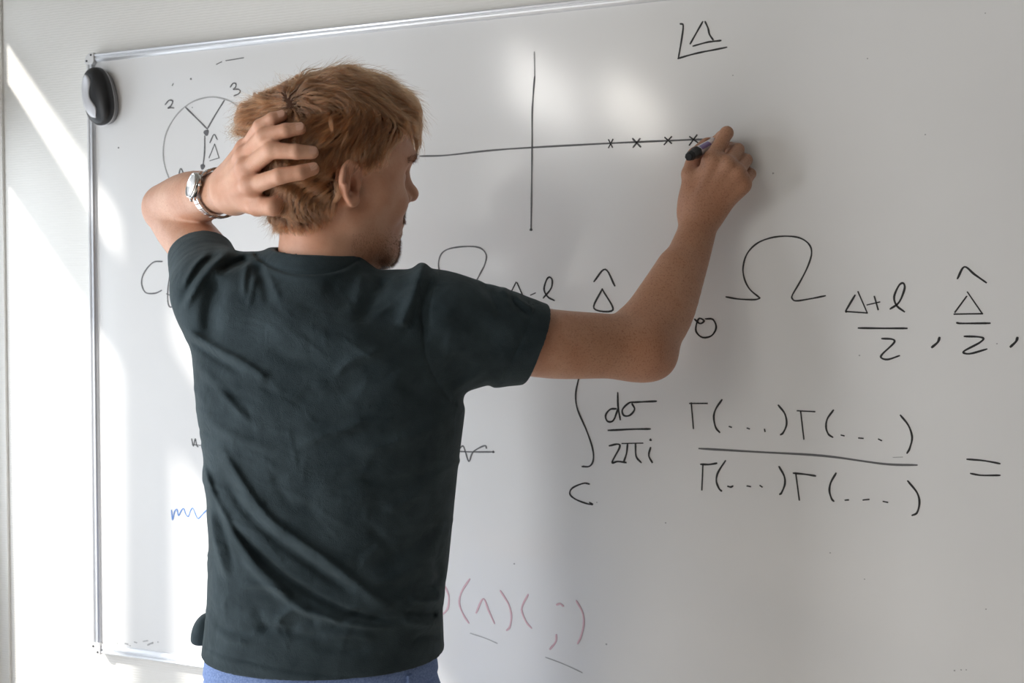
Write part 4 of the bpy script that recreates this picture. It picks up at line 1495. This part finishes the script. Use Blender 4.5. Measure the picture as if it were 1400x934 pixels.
hairline_px = [(566, 172, 0.02), (552, 180, 0.045), (540, 184, 0.055), (531, 188, 0.060), (524, 200, 0.064), (517, 216, 0.068), (510, 232, 0.070),
               (501, 234, 0.073), (497, 222, 0.074), (488, 214, 0.074), (474, 216, 0.074), (463, 232, 0.072), (461, 255, 0.068), (463, 270, 0.062),
               (450, 285, 0.050), (430, 298, 0.035), (405, 306, 0.012), (380, 304, -0.01)]
poly = [hl(*q) for q in hairline_px]
print('hairline', [(round(float(a), 3), round(float(c), 3)) for a, c in poly])
poly += [(-0.30, -0.085), (-0.30, 0.30), (0.30, 0.30), (0.30, 0.115), (0.10, 0.082)]
pf = poly2(poly)
tuft_c = P(366, 163, 1.305)


nape = join([skull, cone(P(437, 395, 1.33), h2w(-0.020, 0.004, -0.035), 0.0590, 0.0530), cone(h2w(-0.012, 0.055, -0.030), P(497, 385, 1.35), 0.0125, 0.014),
             cone(h2w(-0.030, 0.022, -0.02), P(455, 395, 1.30), 0.020, 0.026)], 0.022)
notch = ball(P(391, 110, 1.30), 0.014)


def hair_volume(p):
    d = nape(p) - 0.0075
    q = w2h(p)
    top = ell(h2w(-0.008, 0.0, 0.058), HM, (0.087, 0.076, 0.076))(p)
    d = smin(d, top, 0.02)
    d = smin(d, cone(h2w(0.020, 0.015, 0.097), h2w(0.086, 0.012, 0.094), 0.030, 0.017)(p), 0.025)
    d = smin(d, cone(h2w(0.020, -0.03, 0.097), h2w(0.080, -0.03, 0.090), 0.030, 0.017)(p), 0.025)
    d = smin(d, ell(tuft_c, [unit(RGT + 0.5 * CUP), FWD, unit(CUP - 0.5 * RGT)], (0.034, 0.040, 0.026))(p), 0.02)
    d = smin(d, ell(P(404, 260, 1.275), [RGT, FWD, CUP], (0.024, 0.03, 0.036))(p), 0.02)
    d = -smin(-d, notch(p), 0.012)
    # loose locks: gentle lumps
    d = d + 0.0030 * np.sin(95 * q[:, 0] + 3 * np.sin(60 * q[:, 2])) * np.sin(80 * q[:, 1] + 70 * q[:, 2])
    return d


def hair_cap(p):
    q = w2h(p)
    side = pf(q[:, 0], q[:, 2])
    return -smin(-(hair_volume(p) + 0.0025), -(side + 0.002), 0.012)


t0 = time.time()
HV, HF = surface(hair_cap, HC - 0.19, HC + 0.19, 0.0026, margin=0.01)
HV = relax(HV, HF, 1, 0.5)
hair = mesh_ob('hair', HV, HF, m_scalp, person)

# strand roots on the hair volume
tri = np.concatenate([HF[:, [0, 1, 2]], HF[:, [0, 2, 3]]])
e1_ = HV[tri[:, 1]] - HV[tri[:, 0]]; e2_ = HV[tri[:, 2]] - HV[tri[:, 0]]
ar = np.linalg.norm(np.cross(e1_, e2_), axis=1)
sk = skull(HV[tri].mean(1))
ar = ar * (sk > 0.002)


def sample(n):
    k = rng.choice(len(tri), n, p=ar / ar.sum())
    u, v = rng.random(n), rng.random(n)
    m = u + v > 1; u[m] = 1 - u[m]; v[m] = 1 - v[m]
    return HV[tri[k, 0]] + u[:, None] * e1_[k] + v[:, None] * e2_[k]


def wig(q, f, ph):
    return np.stack([np.sin(f * q[:, 1] + 1.7 * np.sin(f * 0.7 * q[:, 2] + ph)), np.sin(f * q[:, 2] + 1.3 * np.sin(f * 0.8 * q[:, 0] + ph + 1)),
                     np.sin(f * q[:, 0] + 1.5 * np.sin(f * 0.6 * q[:, 1] + ph + 2))], 1)


def flow(p):
    """combing direction and lift at points (world space)"""
    q = w2h(p)
    x, y, z = q.T
    n = gradient(hair_volume, p, 0.004)
    nu = n @ hu
    top = np.clip((z - 0.075) / 0.045, 0, 1)
    front = np.clip((x - 0.015) / 0.05, 0, 1)
    back = np.clip((-x - 0.02) / 0.05, 0, 1)
    sgn = np.clip(y / 0.04, -1, 1)
    d = np.zeros_like(p)
    dirs = (np.outer(1 - top, 1) * np.stack([-0.35 + 0.75 * front - 0.15 * back, 0.25 * back * sgn, -1.0 + 0 * z], 1)
            + np.outer(top, 1) * np.stack([0.95 + 0 * z, 0.55 * sgn, -0.05 - 0.25 * np.abs(sgn)], 1))
    tu = np.exp(-((p - tuft_c) ** 2).sum(1) / 0.036 ** 2)
    d = dirs @ HM
    d = d * (1 - tu)[:, None] + tu[:, None] * (-0.75 * RGT + 0.35 * CUP * np.sin(50 * (p @ CUP))[:, None] + 0.25 * CUP - 0.2 * FWD)
    d = d + 0.50 * (wig(q, 55, 0.3) @ HM) + 0.16 * (wig(q, 130, 1.1) @ HM)
    d = d - (d * n).sum(1)[:, None] * n
    d /= np.linalg.norm(d, axis=1)[:, None] + 1e-9
    lift = 0.10 + 0.26 * top * front + 0.10 * top + 0.35 * tu
    return d, n, lift


NG, NP = 7500, 10
gp = sample(NG)
gd, gn, gl = flow(gp)
q0 = w2h(gp)
tu0 = np.exp(-((gp - tuft_c) ** 2).sum(1) / 0.036 ** 2)
glen = 0.024 + 0.026 * np.clip((q0[:, 2] - 0.0) / 0.10, 0, 1) + 0.008 * tu0
glen *= np.where(q0[:, 2] < -0.02, 0.7, 1) * rng.uniform(0.75, 1.25, NG)
glen *= np.where((q0[:, 0] > 0.02) & (q0[:, 2] < 0.055), 0.55, 1)
paths = np.empty((NG, NP, 3))
p = gp - gn * 0.004
paths[:, 0] = p
curl_ph = rng.uniform(0, 6.28, NG); curl_amp = rng.uniform(0.05, 0.50, NG)
rj = rng.normal(0, 0.11, (NG, 3))
for k in range(1, NP):
    d, n, lf = flow(p)
    sdv = np.cross(n, d)
    t = k / (NP - 1)
    lf = lf * (1.25 - 1.35 * t) + (0.75 if k == 1 else 0)
    ph = curl_ph + t * 4.0
    step = d + n * lf[:, None] + sdv * (curl_amp * np.sin(ph))[:, None] + rj
    step /= np.linalg.norm(step, axis=1)[:, None]
    p = p + step * (glen / (NP - 1))[:, None]
    hv = hair_volume(p)
    nn = gradient(hair_volume, p, 0.004)
    p = p + nn * np.clip(-0.0005 - hv, 0, 0.01)[:, None] * 0.5 - nn * np.clip(hv - 0.006, 0, 0.02)[:, None] * 0.6
    paths[:, k] = p
NS = 95000
rt = sample(NS)
# nearest guide
gi = np.empty(NS, int)
for i0 in range(0, NS, 2000):
    dd = ((rt[i0:i0 + 2000, None, :] - gp[None]) ** 2).sum(2)
    gi[i0:i0 + 2000] = dd.argmin(1)
tt = np.linspace(0, 1, NP)
off = rt - gp[gi]
shrink = 1 - 0.62 * tt ** 0.8
# a strand is cut at its own length along the guide
cut = np.clip(rng.normal(0.88, 0.14, NS), 0.45, 1.0)
s_ = cut[:, None] * tt[None] * (NP - 1)
i0 = np.clip(s_.astype(int), 0, NP - 2); fr_ = s_ - i0
Gp = paths[gi]
ix = np.arange(NS)[:, None]
S = Gp[ix, i0] * (1 - fr_)[..., None] + Gp[ix, i0 + 1] * fr_[..., None]
S = S + off[:, None, :] * shrink[None, :, None]
S += np.cumsum(rng.normal(0, 0.00020, (NS, NP, 3)), axis=1)
fly = rng.random(NS) < 0.07
S[fly] += (gn[gi[fly]][:, None, :] * 0.010 + rng.normal(0, 0.005, (fly.sum(), 1, 3))) * (tt[None, :, None] ** 1.6)
# strands that would run over the bare face are dropped
qe = w2h(S[:, -1])
bad = (pf(qe[:, 0], qe[:, 2]) > 0.010) & (np.abs(qe[:, 1]) > 0.03) & (qe[:, 2] < 0.085)
bad |= body.run(S[:, NP // 2]) < -0.012
S = S[~bad]
gtone = np.clip(rng.normal(0.5, 0.36, NG), 0, 1)
tone = gtone[gi][~bad]
# fringe locks curling over the forehead
def lock(pts, n, spread, taper=0.5):
    c = np.array(catmull([np.asarray(q, float) for q in pts], 6))
    u = np.linspace(0, len(c) - 1, NP)
    c = np.stack([np.interp(u, np.arange(len(c)), c[:, k]) for k in range(3)], 1)
    o = rng.normal(0, spread, (n, 1, 3)) * (1 - taper * tt[None, :, None])
    ct = rng.uniform(0.7, 1.0, n)
    ss = ct[:, None] * tt[None] * (NP - 1)
    a = np.clip(ss.astype(int), 0, NP - 2); f = ss - a
    return c[a] * (1 - f)[..., None] + c[a + 1] * f[..., None] + o + np.cumsum(rng.normal(0, 0.00025, (n, NP, 3)), axis=1)


LK = []
for (pts, n, sp) in [
    ([P(535, 122, 1.33), P(555, 132, 1.335), P(569, 148, 1.34), P(566, 160, 1.335)], 420, 0.0042),
    ([P(528, 130, 1.31), P(550, 138, 1.315), P(563, 150, 1.32), P(560, 163, 1.32)], 420, 0.0040),
    ([P(540, 140, 1.31), P(553, 152, 1.315), P(556, 166, 1.32), P(561, 176, 1.32)], 110, 0.0016),
    ([P(545, 150, 1.31), P(550, 162, 1.31), P(551, 174, 1.315), P(557, 172, 1.315)], 90, 0.0013),
    ([P(520, 118, 1.36), P(545, 124, 1.37), P(564, 136, 1.375), P(571, 150, 1.37)], 420, 0.0042),
    ([P(470, 112, 1.27), P(500, 106, 1.29), P(530, 112, 1.31), P(552, 128, 1.325)], 500, 0.0055),
    ([P(430, 118, 1.29), P(455, 103, 1.30), P(485, 98, 1.315), P(512, 104, 1.33)], 500, 0.0055),
    ([P(400, 140, 1.29), P(412, 118, 1.30), P(435, 106, 1.31), P(462, 101, 1.33)], 450, 0.0050),
    # lifted curls left of the hand
    ([P(392, 150, 1.28), P(375, 134, 1.28), P(355, 138, 1.29), P(340, 152, 1.295)], 380, 0.0040),
    ([P(385, 146, 1.27), P(366, 142, 1.27), P(348, 152, 1.28), P(334, 158, 1.285)], 380, 0.0040),
    ([P(376, 160, 1.27), P(356, 158, 1.27), P(342, 163, 1.28), P(327, 156, 1.285)], 340, 0.0036),
    ([P(372, 170, 1.28), P(352, 170, 1.28), P(340, 172, 1.285), P(329, 168, 1.29)], 340, 0.0036),
    ([P(364, 178, 1.29), P(350, 180, 1.29), P(341, 184, 1.295), P(331, 180, 1.30)], 280, 0.0030),
    ([P(398, 132, 1.30), P(384, 126, 1.30), P(366, 128, 1.31), P(352, 136, 1.315)], 380, 0.0040),
    ([P(404, 140, 1.26), P(398, 152, 1.245), P(396, 168, 1.235), P(404, 180, 1.232)], 260, 0.0030),
    ([P(412, 135, 1.26), P(414, 152, 1.24), P(420, 170, 1.23), P(430, 186, 1.225)], 300, 0.0034),
    ([P(462, 250, 1.24), P(463, 262, 1.24), P(461, 270, 1.242), P(456, 277, 1.244)], 160, 0.0028)]:
    LK.append(lock(pts, n, sp))
# tousled locks standing up from the crown and over the fringe
cand = sample(6000)
cq = w2h(cand)
cand = cand[(cq[:, 2] > 0.085) | ((cq[:, 0] > 0.055) & (cq[:, 2] > 0.07))][:150]
cd, cn, _ = flow(cand)
for p_, d_, n_ in zip(cand, cd, cn):
    sd_ = np.cross(n_, d_) * rng.normal(0, 0.5)
    L_ = rng.uniform(0.014, 0.026)
    up_ = rng.uniform(0.15, 0.75)
    a_ = p_ - n_ * 0.003
    LK.append(lock([a_, a_ + (d_ + n_ * (up_ + 0.3)) * L_ * 0.4, a_ + (d_ * 1.9 + n_ * (up_ + 0.25) + sd_) * L_ * 0.42, a_ + (d_ * 2.5 + n_ * up_ * 0.6 + sd_ * 1.8) * L_ * 0.45], 70, 0.0019, 0.65))
tone = np.concatenate([tone] + [np.full(len(k_), np.clip(rng.normal(0.62, 0.2), 0.2, 1)) for k_ in LK])
S = np.concatenate([S] + LK)
print('strands', len(S), round(time.time() - t0, 1))


def strands(name, S, r0, mat, parent, tone=None):
    hc = bpy.data.hair_curves.new(name)
    n, m = S.shape[:2]
    hc.add_curves([m] * n)
    hc.attributes['position'].data.foreach_set('vector', np.ascontiguousarray(S, np.float32).ravel())
    ra = hc.attributes.get('radius') or hc.attributes.new('radius', 'FLOAT', 'POINT')
    prof = r0 * (1 - 0.75 * np.linspace(0, 1, m) ** 2)
    ra.data.foreach_set('value', np.tile(prof, n).astype(np.float32))
    if tone is not None:
        ta = hc.attributes.new('tone', 'FLOAT', 'CURVE'); ta.data.foreach_set('value', tone.astype(np.float32))
    hc.materials.append(mat)
    o = bpy.data.objects.new(name, hc)
    COL.objects.link(o)
    o.parent = parent
    return o


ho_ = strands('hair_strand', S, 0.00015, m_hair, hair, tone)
ho_['kind'] = 'stuff'


# short beard stubble, moustache, eyebrows, nape fuzz
def stubble(n, keep, length, spread, lean, tries=60):
    idx = rng.integers(0, len(BF), n * tries // 10)
    w = rng.random((len(idx), 4)); w /= w.sum(1)[:, None]
    p = (BV[BF[idx]] * w[..., None]).sum(1)
    q = w2h(p)
    m = keep(q)
    p = p[m][:n]
    if not len(p):
        return np.zeros((0, 4, 3))
    g = gradient(body.run, p, 0.002)
    d = g + lean @ HM + rng.normal(0, spread, p.shape)
    d /= np.linalg.norm(d, axis=1)[:, None]
    L = length * rng.uniform(0.5, 1.2, len(p))
    t4 = np.linspace(0, 1, 4)
    return (p - g * 0.0004)[:, None] + d[:, None] * (L[:, None] * t4[None])[..., None]


hd = np.linalg.norm(BV[BF[:, 0]] - h2w(0.03, 0, -0.06), axis=1) < 0.13
BF_all = BF
BF = BF[hd]
jaw = lambda q: (q[:, 0] > 0.000) & (q[:, 2] < -0.052 + 0.012 * np.sin(60 * q[:, 0])) & (q[:, 2] > -0.135) & (np.abs(q[:, 1]) < 0.07) & (rng.random(len(q)) < np.clip((-0.045 - q[:, 2]) / 0.03, 0, 1)) & ~((q[:, 0] > 0.07) & (q[:, 2] > -0.072) & (np.abs(q[:, 1]) < 0.02))
mou = lambda q: (q[:, 0] > 0.066) & (q[:, 2] < -0.030) & (q[:, 2] > -0.050) & (np.abs(q[:, 1]) < 0.028)
chn = lambda q: (q[:, 0] > 0.050) & (q[:, 2] < -0.073) & (q[:, 2] > -0.118) & (np.abs(q[:, 1]) < 0.030)
brw = lambda q: (q[:, 0] > 0.058) & (np.abs(q[:, 2] - 0.039 + 0.10 * np.clip(np.abs(q[:, 1]) - 0.03, 0, 1)) < 0.0045) & (np.abs(q[:, 1]) > 0.012) & (np.abs(q[:, 1]) < 0.052)
ST = [stubble(5200, jaw, 0.0032, 0.35, np.array([-0.2, 0, -0.6]), 1500), stubble(1500, mou, 0.0052, 0.3, np.array([0.0, 0, -0.9]), 3000),
      stubble(2000, chn, 0.0055, 0.35, np.array([0.1, 0, -0.7]), 3000), stubble(700, brw, 0.0055, 0.3, np.array([-0.6, 0, 0.3]), 6000)]
print('stubble', [len(s) for s in ST])
BF = BF_all
m_beard = bpy.data.materials.new('ginger_stubble')
m_beard.use_nodes = True
bb = bsdf(m_beard); bb.inputs['Base Color'].default_value = (0.20, 0.085, 0.035, 1); bb.inputs['Roughness'].default_value = 0.6
be = strands('beard_stubble', np.concatenate(ST[:3]), 0.00009, m_beard, person); be['kind'] = 'stuff'
be = strands('eyebrow', ST[3], 0.00011, m_beard, person); be['kind'] = 'stuff'
# eyes
m_eye = new_mat('eye_white', (0.75, 0.72, 0.68), 0.15)
m_iris = new_mat('grey_blue_iris', (0.10, 0.16, 0.20), 0.1)
for s in (1, -1):
    V_, F_ = surface(ball(h2w(0.0745, s * 0.032, 0.0115), 0.0112), h2w(0.0745, s * 0.032, 0.0115) - 0.02, h2w(0.0745, s * 0.032, 0.0115) + 0.02, 0.0012)
    eye = mesh_ob('eyeball', V_, F_, m_eye, person)
    ir = both(ball(h2w(0.0748, s * 0.032, 0.0112), 0.0113), ball(h2w(0.0748, s * 0.032, 0.0112) + hf * 0.0112, 0.0056))
    V_, F_ = surface(ir, h2w(0.088, s * 0.032, 0.0112) - 0.014, h2w(0.088, s * 0.032, 0.0112) + 0.014, 0.0008)
    mesh_ob('iris', V_, F_, m_iris, eye)

# ------------------------------------------------------------------ wrist watch
watch = empty('wristwatch', wc)
tag(watch, 'silver steel wristwatch with white dial on the raised wrist', 'watch')


def wl(v):
    return [wc + WM @ np.array(q, float) for q in v]


def lathe_local(name, prof, mat, parent, n=40, cz=RB, smooth=True):
    vs, fs = [], []
    for (r, z) in prof:
        for i in range(n):
            a = i / n * 2 * math.pi
            vs.append((r * math.cos(a), r * math.sin(a), cz + z))
    k = len(prof)
    for i in range(k - 1):
        for j in range(n):
            jj = (j + 1) % n
            fs.append([i * n + j, i * n + jj, (i + 1) * n + jj, (i + 1) * n + j])
    fs.append(list(range(n))[::-1]); fs.append(list(range((k - 1) * n, k * n)))
    o = mesh_ob(name, wl(vs), fs, mat, None, smooth)
    return keep_parent(o, parent)


vs, fs = [], []
NL = 26
for i in range(NL):
    a = math.radians(90) + (i + 0.5) / NL * 2 * math.pi
    if abs(((a - math.pi / 2 + math.pi) % (2 * math.pi)) - math.pi) < math.radians(30):
        continue
    da = 2 * math.pi / NL * 0.45
    for (y0, y1, lift) in ((-0.0088, -0.0036, 0), (-0.0032, 0.0032, 0.0005), (0.0036, 0.0088, 0)):
        b0 = len(vs)
        for aa in (a - da, a + da):
            for rr in (0.0, 0.0032 + lift):
                for yy in (y0, y1):
                    vs.append(((RA + rr) * math.cos(aa), yy, (RB + rr) * math.sin(aa)))
        fs += [[b0 + t for t in q] for q in ((0, 1, 3, 2), (4, 6, 7, 5), (0, 4, 5, 1), (2, 3, 7, 6), (0, 2, 6, 4), (1, 5, 7, 3))]
bo = keep_parent(mesh_ob('bracelet', wl(vs), fs, m_steel, None, smooth=False), watch)
md = bo.modifiers.new('bevel', 'BEVEL'); md.width = 0.0005; md.segments = 2
lathe_local('case', [(0.0150, -0.0004), (0.0178, 0.0000), (0.0188, 0.002), (0.0184, 0.0055), (0.0176, 0.0070)], m_steel, watch)
lathe_local('bezel', [(0.0176, 0.0068), (0.0178, 0.0078), (0.0166, 0.0092), (0.0150, 0.0088), (0.0148, 0.0078)], m_steel, watch)
dl = lathe_local('dial', [(0.0150, 0.0076), (0.0150, 0.0081)], m_dial, watch)
hm = new_mat('dark_watch_hand', (0.03, 0.03, 0.035), 0.3)
for k in range(12):
    a = k / 12 * 2 * math.pi
    v, f = boxes_mesh([(-0.0005, 0.0005, 0.0112, 0.0138, RB + 0.0081, RB + 0.0085)])
    v = [(x * math.cos(a) - y * math.sin(a), x * math.sin(a) + y * math.cos(a), z) for x, y, z in v]
    o = mesh_ob('hour_marker', wl(v), f, hm, None, False); o.parent = dl; o.matrix_parent_inverse = Matrix.Translation(-Vector(wc))
for a, L, w_ in ((0.9, 0.0085, 0.0008), (3.5, 0.0115, 0.0006)):
    v, f = boxes_mesh([(-w_, w_, -0.0015, L, RB + 0.0084, RB + 0.0087)])
    v = [(x * math.cos(a) - y * math.sin(a), x * math.sin(a) + y * math.cos(a), z) for x, y, z in v]
    o = mesh_ob('watch_hand', wl(v), f, hm, None, False); o.parent = dl; o.matrix_parent_inverse = Matrix.Translation(-Vector(wc))
v, f = [], []
for i in range(12):
    a = i / 12 * 2 * math.pi
    v += [(0.0180, 0.0022 * math.cos(a), RB + 0.002 + 0.0022 * math.sin(a)), (0.0215, 0.0020 * math.cos(a), RB + 0.002 + 0.0020 * math.sin(a))]
for i in range(12):
    j = (i + 1) % 12
    f.append([2 * i, 2 * j, 2 * j + 1, 2 * i + 1])
f.append([2 * i + 1 for i in range(12)])
# crown sits on the hand side of the case
v = [(y, -x, z) for x, y, z in v]
keep_parent(mesh_ob('crown', wl(v), f, m_steel, None), watch)
for sx in (-1, 1):
    for sy in (-1, 1):
        v, f = boxes_mesh([(0.0125, 0.0205, 0.0062, 0.0092, 0.0014, 0.0050)])
        v = [(x * sx, y * sy, RB + z - 0.35 * max(0, abs(x) - 0.0125)) for x, y, z in v]
        o = keep_parent(mesh_ob('lug', wl(v), f, m_steel, None, False), watch)
        md = o.modifiers.new('bevel', 'BEVEL'); md.width = 0.0008; md.segments = 2

# ------------------------------------------------------------------ marker pen
pen = empty('whiteboard_marker', MT)
tag(pen, 'black capped whiteboard marker with white and violet barrel held against the board', 'marker')
print('pen length', PLEN)


def pen_lathe(name, prof, mat, parent, n=28, ribs=0):
    vs, fs = [], []
    for (s, r) in prof:
        for i in range(n):
            a = i / n * 2 * math.pi
            rr = r * (1 - (0.05 if ribs and (i % 4) < 2 else 0))
            vs.append(pen_cap_end + PD * s + (px_ * math.cos(a) + pz_ * math.sin(a)) * rr)
    k = len(prof)
    for i in range(k - 1):
        for j in range(n):
            jj = (j + 1) % n
            fs.append([i * n + j, (i + 1) * n + j, (i + 1) * n + jj, i * n + jj])
    fs.append(list(range(n))); fs.append(list(range((k - 1) * n, k * n))[::-1])
    o = mesh_ob(name, vs, fs, mat, None)
    bm = bmesh.new(); bm.from_mesh(o.data); bmesh.ops.recalc_face_normals(bm, faces=bm.faces); bm.to_mesh(o.data); bm.free()
    o.data.polygons.foreach_set('use_smooth', np.array([len(p.vertices) == 4 for p in o.data.polygons]))
    return keep_parent(o, parent)


cap = pen_lathe('cap', [(0.0, 0.0040), (0.0004, 0.0056), (0.0012, 0.0062), (0.0070, 0.0064), (0.0082, 0.0072), (0.010, 0.0076), (0.028, 0.0080), (0.0300, 0.0092), (0.0345, 0.0094), (0.0355, 0.0088)], m_markcap, pen, ribs=1)
tag(cap, 'black ribbed cap')
pen_lathe('barrel', [(0.0350, 0.0076), (0.036, 0.0079), (PLEN - 0.030, 0.0079), (PLEN - 0.026, 0.0070), (PLEN - 0.012, 0.0050), (PLEN - 0.009, 0.0038)], m_markbody, pen)
pl = []
vs, fs = [], []
for b0, b1, r in ((0.040, 0.082, 0.00802),):
    for a0, a1 in ((0.3, 1.4), (1.9, 2.5), (3.4, 4.5), (5.0, 5.6)):
        st = len(vs)
        for s in np.linspace(b0, b1, 8):
            for a in np.linspace(a0, a1, 6):
                vs.append(pen_cap_end + PD * s + (px_ * math.cos(a) + pz_ * math.sin(a)) * r)
        for i in range(7):
            for j in range(5):
                q = st + i * 6 + j
                fs.append([q, q + 1, q + 7, q + 6])
o = keep_parent(mesh_ob('barrel_print', vs, fs, m_markprint, None), pen)
tag(o, 'violet printed stripes')
pen_lathe('nib', [(PLEN - 0.0095, 0.0030), (PLEN - 0.003, 0.0027), (PLEN - 0.0008, 0.0016), (PLEN, 0.0008)], m_felt, pen, n=14)
